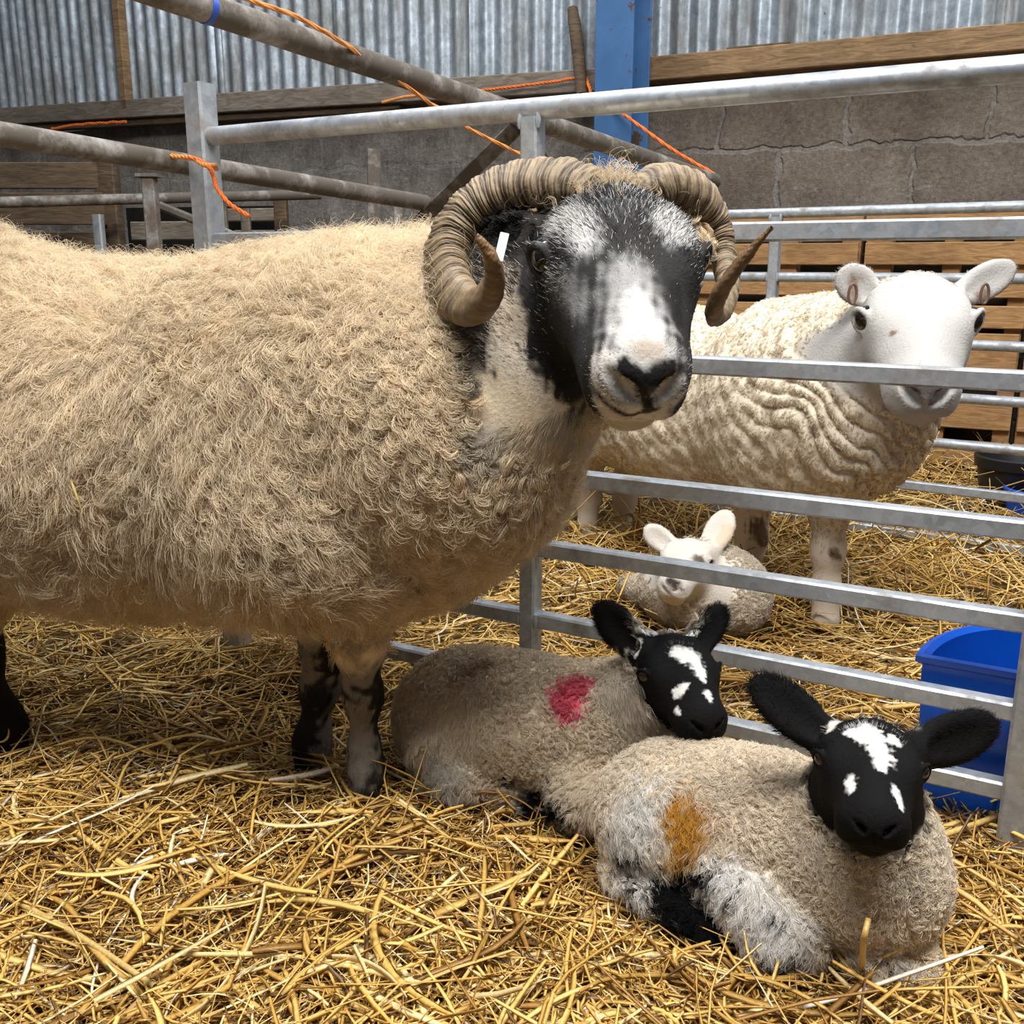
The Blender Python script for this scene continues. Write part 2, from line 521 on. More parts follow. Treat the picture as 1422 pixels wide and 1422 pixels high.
# ------------------------------------------------------------------ long pipes and the brace on the left
def pipe(name, pts, dia, mat, label, cat='pipe'):
    m = MB(); m.tube(spline(pts, 12), dia / 2, 22)
    o = m.build(name, mat); return tag(o, label, cat)
def along(u0, v0, i0, u1, v1, i1, u):  # a straight pipe: inverse depth is linear in u
    t = (u - u0) / (u1 - u0)
    return P(u, v0 + (v1 - v0) * t, 1 / (i0 + (i1 - i0) * t))
p1 = pipe('barrier_pipe', [along(450, 67, .61, 907, 223, .385, u) for u in (-420, 0, 450, 700, 992)], .0425, M_pipe, 'thick weathered pipe slanting down from the top edge behind the horned ewe')
m = MB(); q0 = along(450, 67, .61, 907, 223, .385, 283); q1 = along(450, 67, .61, 907, 223, .385, 291)
M_blue_tape = mat_plain('blue_tape', (.02, .07, .4), .5)
m.tube([q0, q0 * .5 + q1 * .5, q1], .0222, 22); m.build('tape_band', M_blue_tape, p1)['label'] = 'blue band of tape'
p2 = pipe('barrier_pipe', [along(0, 186, .655, 585, 281, .41, u) for u in (-400, 0, 400, 590)], .0375, M_pipe, 'weathered pipe tied to the left hurdle post with orange twine')
p3 = pipe('barrier_pipe', [along(0, 281, .30, 440, 270, .27, u) for u in (-300, 100, 445)], .036, M_pipe, 'thin grey pipe low along the back, left of the hurdle post')
def flat(name, A, B, w, th, mat, label, cat, ch=.003):
    A = np.asarray(A, float); B = np.asarray(B, float)
    t = unit(B - A); v = unit((A + B) / 2 - CAM); s = unit(np.cross(t, v)); n = np.cross(t, s)
    m = MB(); m.box((A + B) / 2, (B - A) / 2, s * w / 2, n * th / 2, ch)
    return tag(m.build(name, mat), label, cat)
flat('diagonal_brace', P(716, 178, 2.12), P(560, 330, 2.55), .034, .012, M_pipe, 'dark flat steel brace slanting down left from the thick pipe', 'brace')
flat('diagonal_brace', P(735, 180, 2.16), P(775, 262, 2.3), .024, .010, M_pipe, 'short dark steel brace behind the horn, right of the hurdle upright', 'brace')
flat('steel_post', P(519, 208, 2.75), P(519, 725, 2.9), .036, .03, M_pipe, 'dark square steel post standing behind the lower pipe', 'post')
flat('steel_stub', P(553, 268, 3.3), P(553, 672, 3.5), .03, .02, M_galv_dirty, 'short grey steel stub right of the dark square post', 'post')

# ------------------------------------------------------------------ wall
WA = np.array([-2.946, 5.974, 0]); WB = np.array([1.778, 3.605, 0])
WD = unit(WB - WA); WN = np.array([WD[1], -WD[0], 0])           # WN points into the barn
WANG = math.atan2(WD[1], WD[0])
def wp(s, out, z): return WA + WD * s + WN * out + np.array([0, 0, z])
def wall_s(u, v): return (onplane(u, v, WA, WB) - WA) @ WD
def wallobj(name, m, mat, smooth=False):
    """mesh in wall coordinates (along, out, up) placed on the wall"""
    o = m.build(name, mat, None, smooth)
    o.location = WA; o.rotation_euler = (0, 0, WANG)
    return o
WT = 1.43
t = NT('block_wall')
v = t.coord()
sep = t.add('ShaderNodeSeparateXYZ'); t.ln(v, sep.inputs[0])
cmb = t.add('ShaderNodeCombineXYZ'); t.ln(sep.outputs[0], cmb.inputs[0]); t.ln(sep.outputs[2], cmb.inputs[1])
nv = t.add('ShaderNodeVectorMath', operation='ADD')
nz = t.add('ShaderNodeTexNoise'); t.ln(v, nz.inputs['Vector']); nz.inputs['Scale'].default_value = 9; nz.inputs['Detail'].default_value = 5
sc_ = t.add('ShaderNodeVectorMath', operation='SCALE'); t.ln(nz.outputs['Color'], sc_.inputs[0]); sc_.inputs['Scale'].default_value = .085
t.ln(cmb.outputs[0], nv.inputs[0]); t.ln(sc_.outputs[0], nv.inputs[1])
br = t.add('ShaderNodeTexBrick'); t.ln(nv.outputs[0], br.inputs['Vector'])
br.inputs['Scale'].default_value = 1; br.inputs['Brick Width'].default_value = .47; br.inputs['Row Height'].default_value = .243
br.inputs['Mortar Size'].default_value = .013; br.inputs['Mortar Smooth'].default_value = .6
br.inputs['Color1'].default_value = (.23, .19, .155, 1); br.inputs['Color2'].default_value = (.32, .27, .225, 1); br.inputs['Mortar'].default_value = (.33, .30, .27, 1)
rs = t.add('ShaderNodeMapRange'); t.ln(sep.outputs[0], rs.inputs[0])
rs.inputs[1].default_value = 3.5; rs.inputs[2].default_value = 4.2; rs.inputs[3].default_value = .25; rs.inputs[4].default_value = 1.
plaster = t.ramp(t.noise(v, 7, 9, .72), [(.28, (.16, .14, .12)), (.5, (.3, .28, .26)), (.75, (.43, .41, .39))])
c = t.mix(rs.outputs[0], plaster, br.outputs['Color'])
stain = t.ramp(t.noise(v, 3.2, 9, .75), [(.3, (.45, .42, .4)), (.6, (1, 1, 1))])
c = t.mix(1, c, stain, 'MULTIPLY'); c = t.mix(.85, c, t.ramp(t.noise(v, 55, 8, .8), [(.30, (.35,) * 3), (.62, (1.15,) * 3)]), 'MULTIPLY')
c = t.mix(t.ramp(t.noise(v, 11, 8, .8, .6), [(.56, (0,) * 3), (.68, (.5,) * 3)]), c, (.42, .40, .37))
c = t.mix(t.ramp(t.noise(v, 17, 7, .75, .4), [(.62, (0,) * 3), (.70, (.7,) * 3)]), c, (.07, .055, .045))
t.base(c); t.set(Roughness=.95, Specular_IOR_Level=.15)
hs = t.add('ShaderNodeMath', operation='MULTIPLY'); t.ln(br.outputs['Fac'], hs.inputs[0]); t.ln(rs.outputs[0], hs.inputs[1])
h2 = t.add('ShaderNodeMath', operation='SUBTRACT'); t.ln(t.noise(v, 60, 8, .75), h2.inputs[0]); t.ln(hs.outputs[0], h2.inputs[1])
t.bump(h2.outputs[0], .8, .016)
m = MB(); m.box((2.2, .1, WT / 2 - .2), (4.6, 0, 0), (0, .1, 0), (0, 0, WT / 2 + .2))
structure(wallobj('wall_back', m, t.m))

# corrugated cladding above the block wall
t = NT('corrugated_sheet'); v = t.coord((1, 1, .25)); v1 = t.coord()
g = t.noise(v, 9, 8, .75); sp = t.noise(v1, 26, 6, .7)
c = t.ramp(sp, [(.3, (.19, .225, .265)), (.5, (.32, .37, .42)), (.72, (.47, .53, .59))])
c = t.mix(t.ramp(g, [(.42, (0,) * 3), (.62, (.85,) * 3)]), c, (.17, .165, .15))
c = t.mix(t.ramp(t.noise(v1, 40, 3), [(.70, (0,) * 3), (.76, (.9,) * 3)]), c, (.06, .055, .05))
t.base(c); t.set(Roughness=t.ramp(g, [(.3, (.36,) * 3), (.7, (.7,) * 3)]), Metallic=.45)
t.bump(sp, .12, .004)
PER = .0762
joints = [-2.3, -1.2] + sorted(wall_s(u, 60) for u in (-170, 42, 178, 310, 475, 668, 840, 1108, 1388)) + [6.3]
V = []; F = []
for k in range(len(joints) - 1):
    a, b = joints[k] - .03, joints[k + 1] + .03
    n = int((b - a) / PER * 12)
    s = np.linspace(a, b, n); o = .012 * np.cos(2 * np.pi * s / PER + k) + .006 * (k % 2) + .03 - .004 * (s - a)
    b0 = len(V)
    for z in (WT + .02, 2.2, 3.6): V += [(x, -y, z) for x, y in zip(s, o)]
    for r in range(2): F += [(b0 + r * n + i, b0 + r * n + i + 1, b0 + (r + 1) * n + i + 1, b0 + (r + 1) * n + i) for i in range(n - 1)]
m = MB(); m.v = V; m.f = F
structure(wallobj('wall_cladding', m, t.m, True))

# timbers along the top of the wall
def timber(name, u0, v0, u1, v1, h, th, out, mat):
    a = onplane(u0, v0, WA + WN * out, WB + WN * out); b = onplane(u1, v1, WA + WN * out, WB + WN * out)
    m = MB(); m.bar(a, b, th, h, ch=.004)
    return structure(m.build(name, mat))
timber('trim_1', -420, 189, 832, 113, .085, .09, .07, M_grey_wood)
timber('trim_2', -420, 203, 560, 147, .05, .06, .06, M_wood_dark)
timber('trim_3', 878, 101, 1760, 24, .085, .1, .08, M_wood)
timber('trim_4', 600, 137, 1760, 38, .05, .03, .02, M_wood_dark)
m = MB(); a = onplane(1012, 72, WA + WN * .09, WB + WN * .09); b = onplane(1098, 64, WA + WN * .09, WB + WN * .09)
m.bar(a, b, .07, .02, ch=.004); tag(m.build('wood_offcut', M_wood_dark), 'dark wooden offcut lying on the timber right of the blue column', 'wood')
# thin post on the sheets, stick leaning on the timber
m = MB(); a = onplane(177, 152, WA + WN * .09, WB + WN * .09); m.bar(a, a + (0, 0, 1.6), .05, .045, (WD[0], WD[1], 0), .004)
tag(m.build('timber_batten', M_wood), 'upright brown timber batten against the corrugated sheets', 'post')
m = MB(); a = onplane(808, 132, WA + WN * .2, WB + WN * .2); b = onplane(795, 12, WA + WN * .1, WB + WN * .1)
m.tube(spline([a, a * .5 + b * .5 + (.004, 0, 0), b], 8), [.022, .023, .024, .024, .025, .025, .024, .02], 10); tag(m.build('wooden_stick', M_wood_dark), 'rough wooden stick leaning on the timber left of the blue column', 'stick')

# blue steel column
t = NT('blue_paint'); v = t.coord()
rust = t.ramp(t.noise(v, 13, 9, .7), [(.57, (0,) * 3), (.61, (1,) * 3)])
t.base(t.mix(rust, t.ramp(t.noise(v, 5), [(.3, (.028, .09, .22)), (.7, (.045, .135, .31))]), (.06, .035, .025)))
t.set(Roughness=.5); t.bump(rust, .3, .003)
M_bluepaint = t.m
b0 = onplane(825, 200, WA + WN * .36, WB + WN * .36); b1 = onplane(876, 200, WA + WN * .36, WB + WN * .36)
w = np.linalg.norm((b1 - b0)[:2]); c0 = (b0 + b1) / 2
e = empty('steel_column', (c0[0], c0[1], 0), 'blue painted steel column with rust spots, standing against the back wall', 'column')
for nm, off, ww, dd in (('front_flange', 0, w, .012), ('web', -.09, .012, .17), ('rear_flange', -.18, w, .012)):
    q = c0 + WN * off; m = MB()
    m.box((q[0], q[1], 1.7), WD * ww / 2, WN * dd / 2, (0, 0, 1.75), .002); m.build(nm, M_bluepaint, e)

# ------------------------------------------------------------------ floor
t = NT('barn_floor'); v = t.coord((1, 3, 1))
t.base(t.ramp(t.noise(v, 30, 8, .75), [(.3, (.035, .022, .01)), (.55, (.12, .075, .028)), (.8, (.26, .17, .065))])); t.set(Roughness=.95, Specular_IOR_Level=.1)
t.bump(t.noise(v, 60, 6), .8, .02)
m = MB(); m.add([(-6, -.5, -.012), (6, -.5, -.012), (6, 7, -.012), (-6, 7, -.012)], [(0, 1, 2, 3)])
structure(m.build('floor', t.m, None, False))

# ------------------------------------------------------------------ pallets leaning on the wall at the right
def board_on(e, name, s0, s1, z0, z1, out, th, mat):
    m = MB(); c = wp((s0 + s1) / 2, out, (z0 + z1) / 2)
    m.box(c, WD * (s1 - s0) / 2, WN * th / 2, (0, 0, (z1 - z0) / 2), .003)
    return m.build(name, mat, e)
OUT = .2
def ps(u): return (onplane(u, 450, WA + WN * OUT, WB + WN * OUT) - WA) @ WD
def pz(u, v): return onplane(u, v, WA + WN * OUT, WB + WN * OUT)[2]
rows = [(285, 307), (336, 368), (390, 413), (424, 455), (462, 512), (558, 594), (611, 645)]
pz_rows = [(pz(1330, b), pz(1330, a)) for a, b in rows]
def pallet(u0, u1, ups, label, skip=()):
    s0, s1 = ps(u0), ps(u1)
    c = wp((s0 + s1) / 2, OUT, 0)
    e = empty('wooden_pallet', (c[0], c[1], 0), label, 'pallet')
    for k, (a, b) in enumerate(pz_rows):
        if k not in skip: board_on(e, 'board', s0 + .004 * (k % 3), s1 - .005 * ((k * 2) % 3), a, b, OUT, .02, M_pallet)
    for a, b in ups:
        board_on(e, 'upright', ps(a), ps(b), .02, pz_rows[0][1] - .005, OUT - .05, .07, M_pallet)
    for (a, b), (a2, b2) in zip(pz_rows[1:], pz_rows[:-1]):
        board_on(e, 'gap_shade_board', s0, s1, b - .035, a2 + .035, OUT - .1, .02, M_gap_shade)  # added boards, coloured as the shade seen through the gaps
    board_on(e, 'gap_shade_board', s0, s1, .01, pz_rows[-1][0] + .03, OUT - .1, .02, M_gap_shade)
    return e
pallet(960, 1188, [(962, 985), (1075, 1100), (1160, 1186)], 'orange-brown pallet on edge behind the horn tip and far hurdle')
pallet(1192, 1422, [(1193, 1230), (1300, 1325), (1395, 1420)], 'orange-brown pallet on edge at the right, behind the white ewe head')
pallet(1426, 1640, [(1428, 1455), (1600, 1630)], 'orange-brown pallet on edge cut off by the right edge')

# ------------------------------------------------------------------ old boards and posts at the back left
def block(name, u0, v0, u1, v1, d, th, mat, label, cat, n=None):
    a = P(u0, v0, d); b = P(u1, v1, d); w = b[0] - a[0]; h = a[2] - b[2]
    m = MB(); m.box((a + b) / 2 + FWD * th / 2, (w / 2, -w / 2 * .25, 0), (0, th / 2, 0), (0, 0, h / 2), .004)
    return tag(m.build(name, mat), label, cat)
e = empty('wooden_pallet', P(70, 480, 4.0) * (1, 1, 0), 'old dark pallet on edge at the far left behind the ewe rump', 'pallet')
for a, b in ((226, 262), (268, 312), (322, 360)):
    q0 = P(-60, a, 3.6); q1 = P(146, b, 3.6); m = MB()
    m.box((q0 + q1) / 2, ((q1 - q0)[0] / 2, .0, 0), (0, .012, 0), (0, 0, (q0 - q1)[2] / 2), .003); m.build('board', M_wood_dark, e)
block('timber_post', 146, 222, 176, 650, 3.7, .07, M_wood_dark, 'dark timber post beside the old pallet at the far left', 'post')
block('steel_stub', 148, 298, 161, 765, 2.6, .03, M_galv, 'small pale steel stub sticking up behind the ewe rump', 'post')
e = empty('steel_post', P(207, 480, 3.2) * (1, 1, 0), 'grey steel post with a flat cap at the back left', 'post')
q0 = P(207, 246, 3.2); m = MB(); m.bar(q0, q0 * (1, 1, 0), .04, .045, (0, 1, 0), .004); m.build('shaft', M_galv_dirty, e)
m = MB(); m.box(q0 + (0, 0, .004), (.035, 0, 0), (0, .03, 0), (0, 0, .005), .001); m.build('cap', M_galv_dirty, e)
flat('diagonal_pipe', P(222, 286, 3.4), P(330, 330, 3.4), .03, .03, M_pipe, 'dull pipe slanting down behind the left hurdle post', 'pipe', .008)
block('plank', 176, 306, 300, 332, 3.9, .03, M_grey_wood, 'grey plank behind the grey capped post', 'plank')
block('crate_board', 312, 288, 385, 306, 4.0, .03, M_grey_wood, 'upper grey crate board right of the left hurdle post', 'board')
block('crate_board', 322, 318, 420, 324, 4.0, .03, M_grey_wood, 'lower grey crate board right of the left hurdle post', 'board')
block('crate_batten', 313, 288, 325, 632, 3.95, .03, M_grey_wood, 'upright grey batten of the crate nearest the hurdle post', 'batten')
block('crate_batten', 343, 290, 356, 632, 3.95, .03, M_grey_wood, 'upright grey batten below the twine end', 'batten')
block('crate_batten', 388, 278, 406, 632, 3.95, .05, M_wood_dark, 'dark upright batten at the right end of the crate', 'batten')
block('shade_panel', 178, 288, 410, 618, 4.25, .03, mat_plain('hollow_shade', (.012, .011, .01), .9, .1), 'near-black sheet painted as the shade behind the grey crate boards', 'board')  # near-black sheet paints the shaded hollow behind the crate

# ------------------------------------------------------------------ buckets
def lathe_D(c, W, D, H, z0, wall, taper=.85, ax=None, n=28, lip=.006):
    """D-shaped bucket: flat side towards -ax[1]; outer and inner skins with a rolled lip"""
    X, Y = ax
    th = np.linspace(0, np.pi, n)
    out = [(math.cos(a) * W / 2, math.sin(a) * D) for a in th]
    fl = [(-W / 2 + W * k / 8, 0) for k in range(1, 8)]
    ring = np.array(out + fl)
    ctr = np.array([0, D * .35])
    V = []; F = []
    prof = [(.0, taper), (.012, taper + .02), (H - .03, 1), (H - .012, 1.0), (H - .008, 1 + lip / W * 3), (H, 1 + lip / W * 3), (H + .003, 1), (H - .004, 1 - wall * 2 / W * 2), (H - .02, 1 - wall * 2 / W * 2), (.02, taper - .05), (.018, .02)]
    prof = [(0, .02)] + prof
    for z, k in prof:
        for q in ring:
            p = ctr + (q - ctr) * k; V.append(np.asarray(c) + X * p[0] + Y * p[1] + np.array([0, 0, z0 + z]))
    m = len(ring)
    for i in range(len(prof) - 1):
        for j in range(m): F.append((i * m + j, i * m + (j + 1) % m, (i + 1) * m + (j + 1) % m, (i + 1) * m + j))
    return V, F
HD = unit(HB - HA); HN = np.array([-HD[1], HD[0], 0])
bc = HA + HD * (np.linalg.norm((HB - HA)[:2]) + .0) + HN * .045
bcx = Q(1436, 948, .21); bc = HA + HD * ((bcx - HA) @ HD) + HN * .04; bc[2] = 0
V, F = lathe_D(bc, .27, .2, .235, .0, .004, .9, (HD, HN))
m = MB(); m.add(V, F); tag(m.build('feed_bucket', M_blue_plastic), 'bright blue D-shaped bucket behind the near hurdle at the right edge', 'bucket')
def round_bucket(name, c, r, H, mat, label, rim=True, taper=.8):
    n = 36; V = []; F = []
    prof = [(0, .01), (0, r * taper), (.01, r * (taper + .02)), (H * .82, r * .98), (H * .83, r * 1.05), (H, r * 1.08), (H + .004, r * 1.02), (H - .01, r * .96), (.02, r * (taper - .03)), (.018, .01)]
    for z, k in prof:
        for j in range(n):
            a = 2 * math.pi * j / n; V.append((c[0] + k * math.cos(a), c[1] + k * math.sin(a), c[2] + z))
    for i in range(len(prof) - 1):
        for j in range(n): F.append((i * n + j, i * n + (j + 1) % n, (i + 1) * n + (j + 1) % n, (i + 1) * n + j))
    m = MB(); m.add(V, F); return tag(m.build(name, mat), label, 'bucket')
round_bucket('bucket', Q(1407, 712, .03), .115, .17, M_black_plastic, 'black bucket standing in straw behind the far hurdle')
round_bucket('bucket', Q(1445, 727, .03), .1, .1, M_blue_plastic, 'small dark blue bucket in front of the black bucket at the right edge', taper=.9)

# ------------------------------------------------------------------ baler twine
def twine(pts, r, mat, label, m=60, fray=0):
    p = spline(pts, m); nz_ = Noise(14, seed=len(label)); 
    p = p + np.stack([nz_(p), nz_(p + 3.3), nz_(p + 7.7)], 1) * .0012
    k = MB()
    for j in range(3):                  # three twisted plies
        a = np.linspace(0, m / 60 * 60, m) + j * 2.094
        tt, n1, n2 = frames(p)
        k.tube(p + (np.cos(a)[:, None] * n1 + np.sin(a)[:, None] * n2) * r * .5, r * .62, 7)
    return tag(k.build('baler_twine', mat), label, 'twine')
T1 = lambda u, dv=0, dd=0: along(450, 67, .61, 907, 223, .385, u) + np.array([0, -.024, 0]) + np.array([0, 0, -dv / FPX * 1.7])
twine([P(300, -22, 1.38), P(350, 0, 1.4), P(440, 38, 1.56), P(520, 90, 1.72), P(600, 145, 1.85), P(660, 184, 1.95), P(720, 212, 2.05), P(752, 224, 2.08), P(800, 236, 2.3), P(905, 252, 2.6)], .0036, M_twine_pale, 'orange twine running along and below the thick pipe')
twine([onplane(u, v, WA + WN * .14, WB + WN * .14) for u, v in ((655, 128), (700, 122), (760, 115), (800, 108))], .006, M_twine, 'orange twine stretched along the timber left of the stick')
twine([P(814, 108, 3.9), P(822, 130, 3.8), P(836, 138, 3.7), P(868, 160, 3.6), P(930, 205, 3.5), P(992, 242, 3.4)], .006, M_twine, 'orange twine hanging from the stick past the blue column')
twine([onplane(u, v, WA + WN * .13, WB + WN * .13) for u, v in ((72, 179), (110, 173), (175, 169))], .007, M_twine, 'short orange twine on the timber at the far left')
twine([onplane(u, v, WA + WN * .15, WB + WN * .15) for u, v in ((530, 142), (560, 135), (590, 132))], .006, M_twine_pale, 'short faded twine on the dark timber behind the thick pipe')
hp = 1.655
twine([P(213, 213, 1.80), P(240, 216, 1.78), P(268, 220, 1.70), P(288, 230, 1.67), P(297, 246, 1.68), P(302, 264, 1.68), P(322, 285, 1.66), P(346, 300, 1.65)], .0036, M_twine, 'orange twine knotted round the left hurdle post', 50)
twine([P(236, 217, 1.785), P(262, 219, 1.72), P(283, 228, 1.672), P(296, 229, 1.68), P(300, 236, 1.71)], .004, M_twine_pale, 'frayed faded twine wrapped beside the knot on the left hurdle post', 40)

# ------------------------------------------------------------------ light: daylight through roof lights
def area(name, loc, target, sx, sy, power, col):
    l = bpy.data.lights.new(name, 'AREA'); l.shape = 'RECTANGLE'; l.size = sx; l.size_y = sy; l.energy = power; l.color = col
    o = bpy.data.objects.new(name, l); COL.objects.link(o); o.location = loc
    o.rotation_euler = (Vector(target) - Vector(loc)).to_track_quat('-Z', 'Y').to_euler()
    return o
area('roof_light', (.25, .12, 3.4), (0, 1.25, 0), 2.6, .9, 232, (1, .98, .95))
area('roof_light', (-.9, 3.2, 3.9), (-.5, 2.9, 0), 2.6, 1.0, 100, (.93, .97, 1))
area('roof_light', (2.3, 2.3, 3.7), (1.0, 2.3, 0), 1., 2.2, 85, (.96, .98, 1))
wd = bpy.data.worlds.new('barn_daylight'); S.world = wd; wd.use_nodes = True
wd.node_tree.nodes['Background'].inputs[0].default_value = (.78, .86, 1, 1)
wd.node_tree.nodes['Background'].inputs[1].default_value = .125
S.view_settings.view_transform = 'Standard'; S.view_settings.look = 'None'
S.view_settings.gamma = 1; S.view_settings.use_curve_mapping = False; S.view_settings.exposure = 0.0
S.cycles.max_bounces = 10; S.cycles.diffuse_bounces = 7; S.cycles.transmission_bounces = 7; S.cycles.glossy_bounces = 3; S.cycles.use_denoising = True
S.cycles.debug_use_compact_bvh = True; S.cycles.debug_use_spatial_splits = False
# ------------------------------------------------------------------ animals
M_skin = mat_attr('short_coat', .8, .07, bumpscale=220, bump=.5)
M_eye = NT('eye').set(Roughness=.04, Specular_IOR_Level=.6)
def eye_mat(name, iris):
    t = NT(name); t.set(Roughness=.03, Specular_IOR_Level=.7)
    c = t.add('ShaderNodeAttribute'); c.attribute_name = 'Col'; t.base(c.outputs['Color']); return t.m
M_eye = eye_mat('sheep_eye', None)

class Head:
    """local frame of a head: f = poll to nose, l = the animal's left, u = dorsal; unit = head length"""
    def __init__(s, poll, nose, roll=0):
        s.o = np.asarray(poll, float); d = np.asarray(nose, float) - s.o
        s.L = np.linalg.norm(d); s.f = d / s.L
        s.l = unit(np.cross([0, 0, 1], s.f))
        if roll:
            c, q = math.cos(roll), math.sin(roll); u0 = np.cross(s.f, s.l)
            s.l = s.l * c + u0 * q
        s.u = np.cross(s.f, s.l); s.A = np.stack([s.f, s.l, s.u])
    def __call__(s, f, l, u): return s.o + s.L * (s.f * f + s.l * l + s.u * u)
    def loc(s, p): return (p - s.o) @ s.A.T / s.L

def add_head(B, H, wide=1., muz=1., dome=0., jaw=1., eye=(.34, -.07), eyer=.055, chin=0., gaze=(.8, .62, .12), ns=1., deep=.46):
    L = H.L; K = .09 * L
    B.ell(H(.17, 0, -.17), H.A, np.array([.25, .225 * wide, .2 + dome]) * L, .05 * L + .01)
    B.cone(H(.22, 0, -.14), H(.84, 0, -.13), .195 * L * wide, .125 * L * muz, K)
    B.ell(H(.5, 0, -.1), H.A, np.array([.34, .13 * wide, .13]) * L, K)
    B.ell(H(.87, 0, -.15), H.A, np.array([.13, .165 * muz, .125]) * L, K)
    for s in (-1, 1): B.cone(H(.45, s * .12 * wide, -.2), H(.74, s * .085 * muz, -.21), .14 * L, .105 * L, .13 * L)
    for s in (-1, 1):
        B.ell(H(eye[0] - .03, s * .185 * wide, eye[1] + .015), H.A, np.array([.15, .075, .085]) * L, .14 * L)
        B.ell(H(.27, s * .125 * wide, -.33 * jaw), H.A, np.array([.27, .125 * wide, .2 * jaw]) * L, .14 * L)
        B.ell(H(.86, s * .075 * muz, -.235 - chin * .3), H.A, np.array([.12, .09 * muz, .075]) * L, .07 * L)
    B.cone(H(.3, 0, -.36 * jaw), H(.80, 0, -.30 - chin), .14 * L, .088 * L * muz, .09 * L)
    B.ell(H(.84, 0, -.31 - chin), H.A, np.array([.085, .10 * muz, .06]) * L, .05 * L)
    H.eyes = []
    for s in (-1, 1):
        ax = unit(H.l * s * gaze[0] + H.f * gaze[1] + H.u * gaze[2])
        c = H(eye[0], 0, eye[1]); t = np.linspace(0, .5 * L, 400)
        d = B(c[None] + t[:, None] * H.l * s); c = c + H.l * s * t[np.argmax(d > 0)]
        r = eyer * L
        hx = unit(H.f - ax * (H.f @ ax)); hy = np.cross(ax, hx) * s
        H.eyes.append((c - ax * r * deep, r, ax, hx, hy))
    for (c, r, ax, hx, hy) in H.eyes:
        B.cone(c + ax * r * .80, c + ax * r * 1.8, r * .72, r * 1.0, .012 * L, -1)
        n = 14
        ring = [c + ax * r * (.66 - .16 * abs(math.cos(a))) + hx * r * 1.0 * math.cos(a) + hy * r * .80 * math.sin(a) for a in np.linspace(0, 2 * math.pi, n)]
        B.chain(ring, [r * .12] * n, .03 * L)
    for s in (-1, 1):                   # nostrils and mouth line
        B.chain([H(.985, s * .035, -.155), H(.985, s * .07, -.115), H(.94, s * .125, -.085)], [.018 * L * ns, .027 * L * ns, .013 * L * ns], .03 * L, -1)
        z = -.262 - chin * .6
        B.chain([H(1.0, 0, z + .012), H(.96, s * .085 * muz, z - .012), H(.87, s * .16 * muz, z - .008), H(.75, s * .2 * muz, z + .02), H(.67, s * .2, z + .045)],
                [.011 * L, .013 * L, .013 * L, .012 * L, .006 * L], .022 * L, -1)
    B.chain([H(1.01, 0, -.14), H(1.005, 0, -.25)], [.010 * L, .010 * L], .02 * L, -1)

def make_eyes(H, parent, iris=(.05, .025, .012), rim=(.16, .08, .03)):
    for (c, r, ax, hx, hy) in H.eyes:
        n = 28; m_ = 18; V = []; C = []
        for i in range(m_ + 1):
            a = math.pi * i / m_
            for j in range(n):
                b = 2 * math.pi * j / n
                x, y = math.sin(a) * math.cos(b), math.sin(a) * math.sin(b)
                V.append(c + r * (ax * math.cos(a) + hx * x + hy * y))
                e = math.hypot(x / .5, y / .3)
                k = math.sin(a) if math.cos(a) > 0 else 9
                C.append((.003, .003, .004) if e < 1 else (iris if k < .55 else (rim if k < .72 else (.012, .01, .009))))
        F = np.array([(i * n + j, i * n + (j + 1) % n, (i + 1) * n + (j + 1) % n, (i + 1) * n + j) for i in range(m_) for j in range(n)])
        if np.dot(np.cross(hx, hy), ax) < 0: F = F[:, ::-1]
        npmesh('eye', V, F, M_eye, parent, True, np.array(C))

def add_ear(B, root, tip, facing, w, th=.007, k=.012, cup=.5, base_r=.012):
    """leaf-shaped ear from root to tip; its hollow faces `facing`"""
    root = np.asarray(root, float); tip = np.asarray(tip, float)
    a = unit(tip - root); n = unit(np.asarray(facing, float) - a * (np.asarray(facing, float) @ a)); s = np.cross(a, n)
    L = np.linalg.norm(tip - root)
    B.cone(root - a * .15 * L, root + a * .3 * L, base_r, base_r * .8, .02)
    B.ell(root + a * .55 * L, np.stack([a, s, n]), np.array([.48 * L, w / 2, th]), k)
    B.ell(root + a * .52 * L - n * th * .8, np.stack([a, s, n]), np.array([.4 * L, w * .36, th]), k)
    if cup: B.ell(root + a * .56 * L + n * (th + .004), np.stack([a, s, n]), np.array([.38 * L, w * .33, th * .6 + .004]), .006, -1)

# ============================================================ the horned ewe
ewe = empty('horned_ewe', (-.5, 1.42, 0), 'big horned black-and-grey-faced ewe with long cream fleece, standing left', 'sheep')
E_H = Head(P(848, 250, 1.115), P(908, 512, .945))
B = Body()
Zr = np.array([unit([.9, -.2, 0]), unit([.2, .9, 0]), [0, 0, 1.]])
B.ell((-.93, 1.50, .575), Zr, np.array([.30, .195, .27]), .12)
B.ell((-.56, 1.45, .50), Zr, np.array([.40, .205, .243]), .12)
B.ell((-.22, 1.37, .545), Zr, np.array([.25, .205, .225]), .12)
B.ell((-.23, 1.36, .43), Zr, np.array([.20, .18, .15]), .1)
B.ell((-.045, 1.29, .555), Zr, np.array([.115, .155, .16]), .1)
B.cone((-.10, 1.32, .60), E_H(.1, 0, -.36), .165, .088, .08)
B.cone((-.05, 1.25, .56), E_H(.2, 0, -.5), .125, .06, .08)
add_head(B, E_H, 1.1, 1.02, chin=.06, eye=(.38, -.075), eyer=.066, gaze=(.80, .60, .10), deep=.58)
